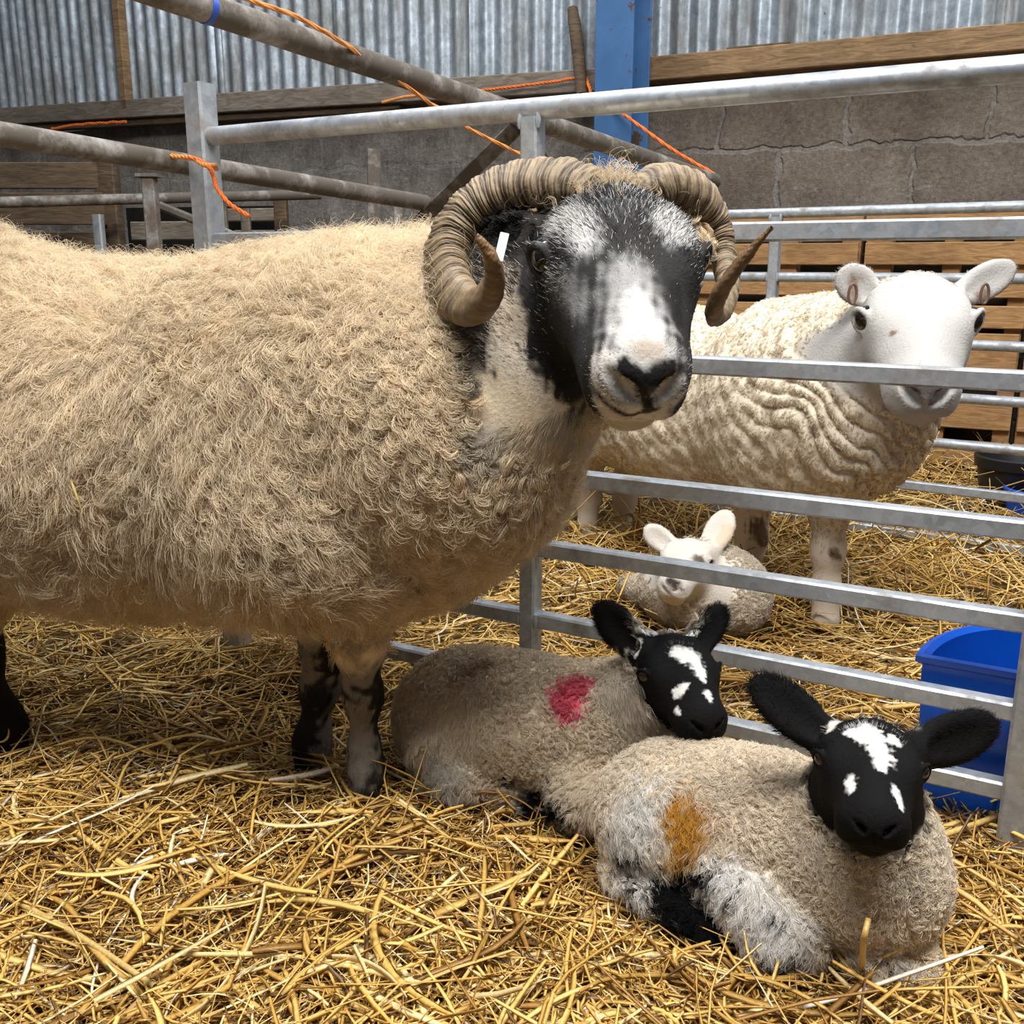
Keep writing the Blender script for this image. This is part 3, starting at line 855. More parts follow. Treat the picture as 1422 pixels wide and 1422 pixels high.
# front legs, hind legs
B.chain([(-.20, 1.30, .38), P(498, 890, 1.365), P(504, 965, 1.39), P(506, 1040, 1.41), P(509, 1072, 1.418), P(513, 1108, 1.424)], [.07, .032, .0215, .0165, .019, .022], .03)
B.chain([(-.26, 1.43, .38), P(452, 890, 1.48), P(444, 955, 1.505), P(436, 1015, 1.525), P(433, 1035, 1.53), P(432, 1062, 1.536)], [.07, .033, .0235, .0185, .021, .024], .03)
B.chain([(-.90, 1.44, .45), (-.80, 1.39, .33), P(-38, 905, 1.55), P(-6, 985, 1.575), P(6, 1010, 1.58), P(12, 1035, 1.584)], [.12, .075, .035, .021, .023, .025], .04)
B.chain([(-.92, 1.56, .45), (-.84, 1.59, .33), (-.98, 1.60, .2), (-.95, 1.59, .09), (-.95, 1.59, .03)], [.12, .075, .035, .021, .025], .04)
# ears under the horns
e_root = {-1: E_H(.16, -.21, -.14), 1: E_H(.16, .21, -.14)}
add_ear(B, e_root[-1], P(648, 318, 1.17), -FWD + .2 * E_H.f, .055)
add_ear(B, e_root[1], P(985, 345, 1.20), -FWD, .05)
es = Skin(B, .0038, (.90, .765, .56))
q = E_H.loc(es.V)                       # head coordinates for the coat
headw = sstep(.0, .06, q[:, 0] + .06 * Noise(18, seed=5)(es.V) * .3) * sstep(.62, .5, np.abs(q[:, 1])) * sstep(-.52, -.42, q[:, 2] + .28 * q[:, 0])
es.headw = headw
es.blend(headw, (.03, .028, .027))
wz = (es.V[:, 2] < .27) & (es.V[:, 2] < .30)
legw = sstep(.25, .21, es.V[:, 2]) * (np.abs(q[:, 0]) > .0)
nleg = Noise(14, seed=8)(es.V * (1, 1, .7)) + .5 * Noise(40, seed=9)(es.V)
es.blend(legw, (.24, .215, .185)); es.blend(legw * sstep(-.25, .35, nleg), (.03, .026, .024))
es.blend(legw * sstep(-.6, -.75, es.V[:, 0]), (.02, .018, .017))
face = headw
es.mark([(832, 566), (845, 584), (880, 598), (915, 590)], 15, (.60, .55, .48), .3)
W_, G_, K_ = (.86, .84, .82), (.30, .29, .285), (.018, .017, .017)
es.mark([(800, 268), (850, 262), (910, 268)], 46, (.07, .07, .072), .5, where=face)
es.mark([(765, 315), (800, 300), (812, 330)], 24, (.40, .395, .39), .7, where=face)
es.mark([(928, 300), (948, 325)], 24, (.36, .355, .35), .7, where=face)
es.mark([(866, 375, 30), (876, 415, 42)], 40, (.30, .295, .29), .8, where=face)
es.mark([(880, 415, 26), (887, 455, 44), (892, 488, 56)], 40, (.50, .49, .475), .6, where=face)
es.mark([(893, 470, 30), (895, 490, 36)], 30, (.56, .55, .525), .7, where=face)
es.mark([(838, 520, 28), (855, 560, 34), (890, 575, 34), (925, 550, 30)], 30, (.66, .63, .59), .4, where=face)
es.mark([(745, 420, 22), (752, 480, 34), (775, 525, 26)], 30, K_, .3, where=face)
es.mark([(805, 440, 18), (800, 490, 20), (798, 528, 16)], 18, (.04, .04, .042), .5, where=face)
es.mark([(757, 358)], 30, (.035, .034, .034), .4, where=face)
es.mark([(958, 360)], 22, (.03, .03, .03), .4, where=face)
es.mark([(945, 400), (948, 440)], 16, K_, .5, where=face)
es.mark([(725, 300), (690, 305), (655, 310)], 26, (.05, .046, .044), .5)
es.mark([(870, 515, 12), (893, 532, 14), (930, 512, 12)], 12, (.025, .023, .023), .4)
es.mark([(898, 545, 8), (897, 568, 8)], 8, (.04, .036, .035), .5)
es.mark([(826, 552, 5), (850, 574, 5), (880, 582, 5), (915, 574, 5)], 5, (.06, .045, .04), .5)
es.mark([(700, 440, 20), (705, 500, 26), (735, 560, 30), (790, 600, 22), (840, 622, 18)], 16, (.72, .64, .52), .25)
es.mark([(690, 560, 40), (740, 620, 40), (800, 650, 30)], 30, (.90, .765, .56), .3)
es.mark([(690, 385, 26)], 26, (.16, .135, .11), .5)
es.mark([(690, 430, 26), (708, 450, 20)], 24, (.45, .38, .30), .5)
es.mark([(885, 480, 15), (915, 482, 15)], 15, (.42, .36, .30), .7)
es.mark([(850, 535, 12), (868, 556, 10)], 12, (.34, .32, .30), .8); es.mark([(930, 548, 10), (940, 535, 8)], 10, (.30, .28, .26), .8)
es.mark([(772, 398, 22), (800, 425, 18)], 20, (.22, .218, .215), .9, where=face)
es.mark([(864, 512, 12), (880, 530, 13), (898, 540, 14), (918, 530, 13), (938, 510, 11)], 12, (.016, .015, .015), .35)
es.mark([(898, 545, 9), (898, 566, 8)], 8, (.03, .027, .026), .5)
qq = E_H.loc(es.V); es.blend(face * sstep(.66, .74, qq[:, 0]) * sstep(-.325, -.345, qq[:, 2]), (.52, .47, .40))
es.body_ = es.obj('body', M_skin, ewe)
make_eyes(E_H, ewe, (.010, .005, .003), (.13, .065, .02))
# lids and lashes are part of the body; ear tag hangs in the ear
t_a, t_b = P(701, 324, 1.075), P(692, 362, 1.068)
m = MB(); m.box((t_a + t_b) / 2, (t_b - t_a) / 2, unit(np.cross(t_b - t_a, FWD)) * .0048, unit(np.cross(np.cross(t_b - t_a, FWD), t_b - t_a)) * .0012, .0008)
m.build('ear_tag', mat_plain('white_plastic', (.75, .77, .78), .35, .5, var=.05), ewe)['label'] = 'pale plastic ear tag'

def horn(pts, parent, seed, smooth_end=.72):
    """ridged horn: centre line with a radius, ring ridges that fade to a smooth tip"""
    pts = np.asarray(pts, float); n = 760; m_ = 40
    c = spline(pts[:, :3], n); r = spline(np.c_[pts[:, 3], pts[:, 3] * 0, pts[:, 3] * 0], n)[:, 0]
    r = np.maximum(r, .0012)
    s = np.concatenate([[0], np.cumsum(np.linalg.norm(np.diff(c, axis=0), axis=1))])
    t, a, b = frames(c)
    th = np.linspace(0, 2 * np.pi, m_, endpoint=False)
    x = s / s[-1]
    g = np.random.default_rng(seed)
    k1, k2, k3 = g.uniform(0, 6.28, 3)
    wob = .0022 * np.sin(2 * th + k1)[None] + .0016 * np.sin(3 * th + k2 + 9 * x[:, None])
    per = .0066 + .0012 * np.sin(x * 23 + k3)
    ph = np.cumsum(np.gradient(s) / per)[:, None] * 2 * np.pi + wob / .0066 * 6.28
    big = np.sin(ph * .27 + 1.3)
    ridge = (np.abs(np.sin(ph * .5)) ** .5 - .75) * .085 + .035 * big + .02 * np.sin(ph * 1.73 + 2 * np.sin(3 * th))
    fade = 1 - sstep(smooth_end - .12, smooth_end + .06, x)[:, None]
    sec = 1 + .07 * np.cos(2 * th - .8) + .045 * np.cos(3 * th + .6)
    nz_ = Noise(60, seed=seed + 2); nz2 = Noise(220, seed=seed + 3)
    R = r[:, None] * sec[None] * (1 + ridge * fade)
    Vv = c[:, None] + R[..., None] * (np.cos(th)[None, :, None] * a[:, None] + np.sin(th)[None, :, None] * b[:, None])
    Vf = Vv.reshape(-1, 3)
    Vf = Vf + ((nz_(Vf) * .0006 + nz2(Vf) * .00025))[:, None] * ((Vv - c[:, None]) / R[..., None]).reshape(-1, 3)
    F = [(i * m_ + j, i * m_ + (j + 1) % m_, (i + 1) * m_ + (j + 1) % m_, (i + 1) * m_ + j) for i in range(n - 1) for j in range(m_)]
    val = (ridge * fade)
    groove = sstep(.03, -.055, val).reshape(-1) * .95
    col = np.tile(np.array([.25, .185, .112]), (len(Vf), 1))
    nn = Noise(25, seed=seed + 7)(Vf) * .5 + .5 * Noise(90, seed=seed + 8)(Vf)
    col = col * (1 + .25 * nn[:, None])
    tipw = np.repeat(sstep(smooth_end - .1, 1, x), m_)[:, None]
    col = col * (1 - tipw) + np.array([.2, .115, .05]) * (1 + .4 * nn[:, None]) * tipw
    col = col * (1 - groove[:, None]) + np.array([.045, .028, .016]) * groove[:, None]
    return npmesh('horn', Vf, np.array(F), M_horn, parent, True, np.clip(col, .01, 1))
M_horn = mat_attr('horn', .5, .35, bumpscale=160, bump=.35)
def hp_(l): return [(*P(u, v, d), r * d / FPX) for u, v, d, r in l]
horn(hp_([(845, 300, 1.12, 22), (826, 275, 1.11, 29), (800, 259, 1.115, 33), (760, 255, 1.13, 34), (705, 263, 1.15, 34), (655, 293, 1.165, 33.5), (626, 338, 1.165, 33), (622, 385, 1.145, 32), (640, 418, 1.11, 29.5), (664, 424, 1.075, 25), (684, 398, 1.035, 18), (683, 362, 1.0, 12), (669, 337, .985, 7), (661, 325, .98, 2.5)]), ewe, 11)
horn(hp_([(875, 305, 1.13, 20), (887, 278, 1.115, 26), (908, 259, 1.12, 28), (935, 257, 1.145, 28), (966, 273, 1.18, 29), (990, 310, 1.21, 25), (1005, 358, 1.21, 20), (1010, 396, 1.17, 17), (1004, 426, 1.12, 16), (994, 438, 1.07, 14.5), (992, 428, 1.03, 13.5), (1001, 405, 1.0, 12), (1023, 372, .975, 9.5), (1050, 340, .955, 6.5), (1072, 316, .94, 2.5)]), ewe, 12, .6)

# ============================================================ dark-faced lambs
BLK = (.007, .0066, .0068)
def lamb_coat(sk, H, wool):
    q = H.loc(sk.V)
    n = Noise(45, seed=4)(sk.V)
    w = sstep(-.12, .02, q[:, 0] + .03 * n) * sstep(.62, .5, np.abs(q[:, 1]) * (q[:, 0] < .9)) * sstep(-.56, -.46, q[:, 2] + .22 * q[:, 0] + .02 * n)
    w = np.maximum(w, sk.earw)
    sk.headw = w
    sk.blend(w, BLK)
    return q

# the lamb in front, with the orange-brown tail patch
lb = empty('lamb', (.3, 1.04, 0), 'front black-faced lamb with white blaze and orange-brown patch, lying in straw', 'lamb', 'black-faced lambs lying in the straw')
LB = Head(P(1209, 1001, 1.055), P(1217, 1134, .925))
B = Body()
B.ell((.20, 1.095, .10), np.stack([unit([.9, -.4, 0]), unit([.4, .9, 0]), [0, 0, 1.]]), np.array([.10, .088, .088]), .05)
B.ell((.295, 1.05, .108), np.stack([unit([.9, -.45, 0]), unit([.45, .9, 0]), [0, 0, 1.]]), np.array([.13, .088, .092]), .05)
B.ell((.385, .985, .098), np.stack([unit([.8, -.5, 0]), unit([.5, .8, 0]), [0, 0, 1.]]), np.array([.086, .074, .088]), .05)
B.cone((.385, .985, .13), LB(.15, 0, -.35), .068, .05, .04)
B.cone((.385, .96, .10), LB(.3, 0, -.5), .055, .035, .04)
add_head(B, LB, 1.22, 1.3, .02, eyer=.064, eye=(.37, -.10), chin=.035, ns=.62)
nb = len(B.pr)
r_l, r_r = LB(.12, -.22, -.17), LB(.12, .22, -.17)
add_ear(B, r_l, P(1048, 946, 1.06), -FWD + .3 * UPV, .05, .0075, base_r=.017)
add_ear(B, r_r, P(1382, 1008, 1.07), -FWD - .1 * UPV, .056, .0075, base_r=.017)
# hind leg folded at the side, the other hind foot, the front foot
B.chain([Q(935, 1120, .13), Q(882, 1165, .075), Q(872, 1205, .045), Q(915, 1238, .045), Q(960, 1275, .034), Q(1000, 1305, .02)], [.05, .036, .028, .024, .024, .02], .009)
B.chain([Q(1000, 1195, .09), Q(1052, 1245, .07), Q(1092, 1290, .05), Q(1108, 1312, .035)], [.045, .046, .042, .026], .010)
B.chain([Q(1115, 1322, .025), Q(1060, 1332, .018)], [.022, .02], .02)
B.chain([(.39, .955, .07), Q(1215, 1325, .035), Q(1268, 1332, .03)], [.05, .03, .023], .012)
B.chain([Q(945, 1110, .145), Q(950, 1150, .095), Q(952, 1185, .06)], [.022, .02, .014], .015)
eb = Body(); eb.pr = B.pr[nb:nb + 8]
sb = Skin(B, .0028, (.87, .77, .62))
sb.earw = (np.minimum.reduce([eb(sb.V)]) < .004).astype(float) * sstep(.27, .34, np.abs(LB.loc(sb.V)[:, 1]))
q = lamb_coat(sb, LB, None)
WH = (.74, .73, .70)
for s in ([(1195, 1008, 12), (1212, 1022, 16), (1222, 1045, 15), (1228, 1062, 8)], [(1178, 1010, 8), (1200, 1020, 9)], [(1240, 1020, 8), (1255, 1030, 4)], [(1175, 1083, 9), (1176, 1096, 6)], [(1250, 1095, 7), (1253, 1108, 7), (1255, 1118, 3)], [(1256, 1009, 4)]):
    sb.mark(s, 8, WH, .3, .35, Noise(150, seed=6))
for s in ([(1145, 1010, 6), (1165, 995, 4)],): sb.mark(s, 5, (.6, .55, .47), .3)
sb.mark([(890, 1110), (860, 1170), (880, 1215)], 40, (.92, .90, .86), .6)
sb.mark([(1000, 1225), (1060, 1265), (1090, 1300)], 42, (.92, .90, .87), .5)
sb.mark([(1262, 1336)], 20, (.9, .88, .85), .5)
sb.mark([(940, 1105, 22), (958, 1140, 30), (948, 1180, 18)], 20, (.66, .35, .06), .3, .25)
for s in ([(858, 1180, 9), (880, 1178, 8)], [(868, 1215, 8), (880, 1222, 6)], [(1018, 1228, 6), (1022, 1240, 5)], [(1080, 1258, 6), (1090, 1266, 3)], [(1062, 1262, 3)], [(1278, 1232, 10)], [(1240, 1340, 8), (1225, 1345, 9)], [(850, 1172, 5), (846, 1200, 4)]):
    sb.mark(s, 8, (.03, .03, .034), .4, .4)
sb.mark([(925, 1228, 28), (955, 1268, 34), (1003, 1302, 26)], 26, BLK, .25, .25)
sb.mark([(948, 1205, 16), (985, 1215, 10)], 12, BLK, .3)
sb.mark([(1070, 1335, 14), (1110, 1330, 10), (1050, 1325, 8)], 12, BLK, .3)
sb.obj('body', M_skin, lb)
make_eyes(LB, lb, (.014, .008, .005), (.05, .03, .018))

# the lamb behind, with the red spray mark
la = empty('lamb', (.03, 1.33, 0), 'rear black-faced lamb with a red spray mark on its back, beside the hurdle', 'lamb', 'black-faced lambs lying in the straw')
LA = Head(P(928, 882, 1.305), P(988, 996, 1.18))
B = Body()
ax1 = np.stack([unit([.9, -.3, 0]), unit([.3, .9, 0]), [0, 0, 1.]])
B.ell((-.075, 1.375, .095), ax1, np.array([.10, .092, .10]), .05)
B.ell((.02, 1.335, .11), ax1, np.array([.14, .092, .098]), .05)
B.ell((.125, 1.29, .105), ax1, np.array([.09, .082, .092]), .05)
B.cone((.13, 1.28, .14), LA(.15, 0, -.35), .066, .05, .04)
B.cone((.15, 1.26, .11), LA(.25, 0, -.5), .056, .036, .04)
add_head(B, LA, 1.2, 1.24, .02, eyer=.064, eye=(.37, -.10), chin=.035, ns=.62)
nb = len(B.pr)
add_ear(B, LA(.1, -.21, -.17), P(833, 840, 1.30), -FWD - .3 * RGT, .048, .0075, base_r=.017)
add_ear(B, LA(.1, .21, -.15), P(1003, 844, 1.32), -FWD, .038, .0075, base_r=.014)
B.chain([(-.09, 1.32, .08), Q(640, 1080, .05), Q(602, 1075, .035), Q(600, 1090, .02)], [.06, .036, .026, .022], .012)
B.chain([Q(650, 1060, .06), Q(690, 1090, .035), Q(735, 1108, .022), Q(775, 1130, .018)], [.04, .03, .022, .02], .010)
B.chain([(.12, 1.24, .07), Q(850, 1105, .035), Q(800, 1110, .025), Q(760, 1108, .02)], [.05, .034, .028, .02], .010)
B.chain([(.10, 1.22, .06), Q(840, 1120, .025), Q(790, 1130, .02)], [.05, .026, .022], .025)
eb = Body(); eb.pr = B.pr[nb:nb + 8]
sa = Skin(B, .0032, (.85, .745, .585))
sa.earw = (eb(sa.V) < .004).astype(float) * sstep(.26, .33, np.abs(LA.loc(sa.V)[:, 1]))
q = lamb_coat(sa, LA, None)
w_ = sa.mark([(862, 925, 22), (880, 985, 18), (908, 1018, 14), (940, 1035, 12)], 14, (.80, .72, .60), .25)
w2_ = sa.mark([(838, 925, 26), (842, 965, 26), (862, 1005, 24), (880, 1030, 18)], 24, (.82, .73, .58), .25)
sa.headw = sa.headw * (1 - w_) * (1 - w2_)
for s in ([(940, 898, 9), (962, 905, 13), (975, 925, 10), (981, 941, 4)], [(935, 900, 6), (950, 910, 6)], [(938, 957, 9), (952, 944, 4)], [(934, 982, 4), (940, 985, 3)], [(988, 958, 5), (990, 968, 3)], [(893, 867, 4), (905, 869, 5)], [(930, 865, 6), (960, 872, 6)], [(881, 893, 4), (879, 905, 4)]):
    sa.mark(s, 8, WH, .3, .35, Noise(150, seed=6))
sa.mark([(790, 956, 28), (784, 970, 24), (780, 990, 12), (812, 950, 12)], 20, (.78, .15, .22), .35, .3)
sa.mark([(668, 922, 14), (640, 935, 10)], 14, (.35, .17, .06), .6, .3, where=np.full(len(sa.V), .7))
sa.mark([(735, 1110, 18), (775, 1128, 20), (700, 1090, 8)], 16, BLK, .3, .3)
sa.mark([(712, 1090, 5)], 5, (.5, .48, .45), .3)
sa.mark([(600, 1050, 20), (620, 1075, 24)], 24, (.6, .54, .46), .5)
sa.obj('body', M_skin, la)
make_eyes(LA, la, (.014, .008, .005), (.05, .03, .018))

# ============================================================ the white ewe and her lamb behind the hurdle
we = empty('white_ewe', (.5, 2.4, 0), 'white-faced ewe with ear tags standing behind the near hurdle', 'sheep')
WE = Head(P(1272, 380, 1.80), P(1292, 530, 1.60))
B = Body()
ax2 = np.stack([unit([.42, -.56, 0]), unit([.56, .42, 0]), [0, 0, 1.]])
B.ell((.30, 2.68, .435), ax2, np.array([.24, .20, .215]), .1)
B.ell((.44, 2.46, .425), ax2, np.array([.28, .20, .225]), .1)
B.ell((.60, 2.17, .445), ax2, np.array([.19, .185, .215]), .1)
B.ell((.69, 2.02, .45), ax2, np.array([.12, .15, .17]), .1)
B.cone((.60, 2.14, .52), WE(.1, 0, -.36), .15, .10, .08)
B.cone((.70, 1.98, .47), WE(.2, 0, -.5), .125, .075, .08)
add_head(B, WE, 1.1, 1.1, .03, eye=(.35, -.085), eyer=.078, chin=.03, gaze=(.8, .6, .1))
nb = len(B.pr)
add_ear(B, WE(.1, -.2, -.12), P(1166, 378, 1.80), -FWD - .2 * UPV, .07, .008, base_r=.018)
add_ear(B, WE(.1, .2, -.12), P(1408, 370, 1.82), -FWD - .2 * UPV, .065, .008, base_r=.018)
def wl(pts, rs): B.chain(pts, rs, .03)
wl([(.56, 2.25, .35), P(1046, 690, 2.40), P(1044, 745, 2.42), P(1040, 772, 2.44), P(1038, 800, 2.455)], [.08, .044, .034, .028, .03])
wl([(.66, 2.08, .35), P(1152, 700, 2.12), P(1150, 765, 2.135), P(1147, 820, 2.15), P(1146, 858, 2.155)], [.08, .04, .03, .026, .03])
wl([(.22, 2.75, .35), (.20, 2.74, .25), P(818, 690, 2.84), P(815, 738, 2.855)], [.1, .06, .03, .028])
wl([(.36, 2.74, .35), (.35, 2.80, .25), P(868, 690, 2.88), P(862, 735, 2.895)], [.1, .06, .03, .028])
sw = Skin(B, .005, (.78, .685, .54))
wq = WE.loc(sw.V)
sw.headw = sstep(.0, .12, wq[:, 0] + .02 * Noise(30)(sw.V)) * sstep(-.56, -.42, wq[:, 2] + .2 * wq[:, 0]) * (np.abs(wq[:, 1]) < .7)
eb = Body(); eb.pr = B.pr[nb:nb + 8]
sw.headw = np.maximum(sw.headw, (eb(sw.V) < .005) * 1.)
sw.blend(sw.headw, (.44, .425, .405))
sw.blend(sstep(.22, .18, sw.V[:, 2]), (.68, .59, .48))
sw.mark([(1236, 462, 5)], 5, (.2, .13, .1), .4)
sw.mark([(1270, 546, 12), (1300, 548, 12)], 12, (.12, .10, .10), .6)
for s in ([(1060, 735, 16), (1068, 750, 12)], [(1160, 770, 6), (1166, 780, 6)]): sw.mark(s, 8, (.16, .11, .07), .5, .4)
sw.mark([(1186, 398, 9), (1192, 408, 8)], 9, (.25, .18, .14), .6); sw.mark([(1374, 402, 8), (1368, 410, 8)], 8, (.2, .14, .11), .6)
sw.mark([(935, 425, 8), (960, 415, 8)], 10, (.55, .3, .16), .8, where=np.full(len(sw.V), .5))
# wrinkles of the fleece over the shoulder and neck
nw = Noise(5, seed=31); nw2 = Noise(11, seed=32)
pt = sw.V
wave = pt @ unit([.75, .2, .62]) * 34 * 2 * np.pi * 1.2 + 3.8 * nw(pt) + 1.5 * nw2(pt)
cre = np.abs(np.sin(wave * .5)) ** .4
fold = sstep(.42, .55, pt[:, 0]) * (1 - sw.headw) * sstep(.24, .3, pt[:, 2]) * sstep(.62, .5, pt[:, 2])
sw.V = pt + sw.N * ((cre - .75) * .017 * fold + .004 * Noise(22, seed=33)(pt) * (1 - sw.headw) * sstep(.2, .3, pt[:, 2]))[:, None]
sw.N = vnormals(sw.V, sw.F); sw.fold = fold; sw.cre = cre
sw.obj('body', M_skin, we)
make_eyes(WE, we, (.008, .005, .004), (.03, .02, .012))

for (u, v, d) in ((1183, 408, 1.765), (1366, 408, 1.775)):
    th = np.linspace(0, 2 * np.pi, 18); c = P(u, v, d)
    m = MB(); m.tube([c + np.array([math.cos(a) * .007, -.004, math.sin(a) * .017]) for a in th[:-1]] + [c + np.array([.0071, -.004, .0])], .0026, 8, False)
    m.build('ear_tag', mat_plain('brown_tag', (.13, .075, .045), .45), we)['label'] = 'brown loop ear tag'

wlamb = empty('white_lamb', (.4, 1.99, 0), 'small white lamb lying in straw beneath the white ewe', 'lamb')
WL = Head(P(962, 750, 2.07), P(929, 808, 1.945))
B = Body()
B.ell((.42, 2.04, .085), np.stack([unit([.9, .3, 0]), unit([-.3, .9, 0]), [0, 0, 1.]]), np.array([.10, .09, .085]), .05)
B.ell((.46, 1.99, .08), np.eye(3), np.array([.075, .08, .08]), .05)
B.ell((.36, 2.05, .075), np.eye(3), np.array([.09, .08, .07]), .05)
B.cone((.40, 2.02, .12), WL(.12, 0, -.35), .06, .05, .04)
add_head(B, WL, 1.22, 1.15, .03, eyer=.05, chin=.04, ns=.6)
nb = len(B.pr)
add_ear(B, WL(.1, .2, -.14), P(1012, 710, 2.09), -FWD - .4 * RGT, .06, .008, base_r=.018)
add_ear(B, WL(.1, -.2, -.14), P(896, 733, 2.09), -FWD, .05, .008, base_r=.017)
B.chain([(.36, 2.0, .06), Q(900, 820, .04), Q(875, 815, .03)], [.045, .032, .026], .03)
swl = Skin(B, .0055, (.76, .68, .56))
q = WL.loc(swl.V)
eb = Body(); eb.pr = B.pr[nb:nb + 8]
swl.headw = np.maximum(sstep(-.05, .08, q[:, 0]) * sstep(-.58, -.45, q[:, 2] + .2 * q[:, 0]) * (np.abs(q[:, 1]) < .6), (eb(swl.V) < .004) * 1.)
swl.blend(swl.headw, (.62, .575, .515))
swl.mark([(926, 803, 6), (934, 806, 6)], 6, (.05, .04, .04), .4)
swl.mark([(930, 817, 2), (950, 814, 2)], 2.5, (.1, .07, .06), .4)
swl.mark([(968, 770, 7), (978, 774, 5)], 6, (.12, .09, .07), .4)
swl.mark([(1010, 730, 10), (1000, 745, 8)], 10, (.62, .5, .38), .4)
swl.obj('body', M_skin, wlamb)
make_eyes(WL, wlamb)
# ------------------------------------------------------------------ wool and hair
M_wool = mat_attr('wool_fibre', .75, .12, rnd=.16, transl=.28)
M_fur = mat_attr('short_hair', .65, .12, rnd=.2)
def toward(sk, lo=.10):                 # thin the coat on the far side of the animal
    v = CAM - sk.V; v /= np.linalg.norm(v, axis=1)[:, None]
    return lo + (1 - lo) * sstep(-.35, .1, (sk.N * v).sum(1))
def swirl(freq, seed):
    a, b, c = Noise(freq, seed=seed), Noise(freq, seed=seed + 1), Noise(freq, seed=seed + 2)
    return lambda p: np.stack([a(p), b(p), c(p)], 1)
def pepper(keep=.0):                    # single hairs are either dark or pale, mixed to the patch colour
    def fn(p, base, g):
        m = base.mean(1); t = np.clip((m - .02) / .75, 0, 1) ** .8 + .05
        pale = g.random(len(p)) < t
        out = np.where(pale[:, None], np.array([.84, .82, .79]) * np.clip(base / (m[:, None] + 1e-6), .8, 1.2), np.array([.016, .0155, .016]))
        return out * (1 - keep) + base * keep
    return fn

# --- horned ewe: long wavy locks, curlier on the shoulder, short hair on face and legs
q = E_H.loc(es.V)
legm = sstep(.25, .32, es.V[:, 2])
band = sstep(1.25, .8, es.near([(702, 445), (712, 520), (755, 582), (835, 615)], 42)) * (1 - es.headw)
headz = np.clip(es.headw + sstep(1.3, .9, es.near([(690, 380), (700, 420)], 34)), 0, 1)
neckf = np.clip(1 - headz - band, 0, 1)
fw = legm * neckf * toward(es)
sw1 = swirl(2.6, 40); sw2 = swirl(7, 50)
def ewe_flow(p, N):
    top = sstep(.45, .85, N[:, 2])[:, None]
    d = np.array([-.42, -.05, -1.0])[None] * (1 - .85 * top) + sw1(p) * (.55 + .5 * top) + sw2(p) * .35
    fr = sstep(-.25, .0, p[:, 0])[:, None]
    return d + np.array([.35, 0, -.2])[None] * fr
def ewe_len(p, N):
    hd = np.linalg.norm(p - E_H(.3, 0, -.2), axis=1)
    base = .072 - .026 * sstep(.5, .9, N[:, 2]) - .018 * sstep(-.35, -.05, p[:, 0])
    low = sstep(.42, .3, p[:, 2]) * .014 - sstep(.36, .30, p[:, 2]) * sstep(-.42, -.34, p[:, 0]) * .035
    return (base + low) * (.35 + .65 * sstep(.16, .34, hd))
def ewe_lift(p, N):
    return .34 + .14 * sstep(.4, .9, N[:, 2]) + .1 * Noise(6, seed=77)(p)
curl = sstep(-.62, -.3, es.V[:, 0]) * sstep(.42, .56, es.V[:, 2]) + .6 * sstep(.62, .72, es.V[:, 2])
curl = np.clip(curl, 0, 1)
def wooltint(p, base, g):
    n = .5 + .5 * np.clip(Noise(9, seed=61)(p), -1, 1)
    c = base * (.93 + .09 * n[:, None])
    return c
grow('fleece', es, fw * (1 - .75 * curl), 5900, 17, ewe_len, .00042, ewe_flow, M_wool, ewe, ewe_lift, 11, .0115, (.0050, 2.9), .9, .3, .22, seed=21, curl_tip=.10, colfn=wooltint)
grow('fleece', es, fw * (.12 + curl), 5500, 13, lambda p, N: ewe_len(p, N) * .85, .00040, ewe_flow, M_wool, ewe, lambda p, N: ewe_lift(p, N) + .12, 11, .0095, (.0064, 2.1), .85, .55, .2, seed=22, helix=True, colfn=wooltint)
grow('fleece', es, fw * sstep(.9, .3, es.N[:, 2]), 4000, 9, lambda p, N: ewe_len(p, N) * .9, .00040, lambda p, N: ewe_flow(p, N) + sw2(p) * .5, M_wool, ewe, lambda p, N: ewe_lift(p, N) + .16, 13, .006, (.0075, 2.6), .85, .4, .15, seed=28, helix=True)
# loose fuzz that catches the light along the back
grow('fleece_fuzz', es, fw * sstep(.1, .7, es.N[:, 2]), 5000, 3, .05, .00022, lambda p, N: sw2(p) + np.array([-.2, 0, 0]), M_wool, ewe, .8, 9, .012, (.006, 1.6), .2, .8, seed=23, helix=True)
def face_flow(H):
    def fn(p, N):
        l = H.loc(p)
        return -H.f[None] * 1.0 + H.l[None] * (np.sign(l[:, 1]) * np.minimum(np.abs(l[:, 1]) * 2.5, .7))[:, None] + np.array([0, 0, -.25])[None] + sw2(p) * .15
    return fn
shortw = headz * toward(es)
chin_ = np.clip(band + .3 * sstep(2.2, 1.2, es.near([(702, 445), (712, 520), (755, 582), (835, 615)], 42)) * (1 - headz), 0, 1) * toward(es)
nose_pad = np.exp(-((np.linalg.norm(es.V - es.at(898, 525), axis=1) / .025) ** 2))
eyes_clear = np.ones(len(es.V))
for (c, r, *_) in E_H.eyes: eyes_clear *= sstep(1.2, 1.6, np.linalg.norm(es.V - c, axis=1) / r)
grow('face_hair', es, shortw * (1 - nose_pad) * eyes_clear, 46000, 2, lambda p, N: .0075 + .008 * sstep(.75, .2, E_H.loc(p)[:, 0]), .00027, face_flow(E_H), M_fur, ewe, .25, 5, .0016, (.0004, .6), .1, .22, seed=24, colfn=pepper(.22))
grow('cheek_hair', es, chin_ + .0 * es.headw, 7000, 5, .024, .00028, lambda p, N: face_flow(E_H)(p, N) + np.array([-.2, 0, -.8]), M_wool, ewe, .3, 7, .005, (.0012, 1.2), .4, .25, seed=25)
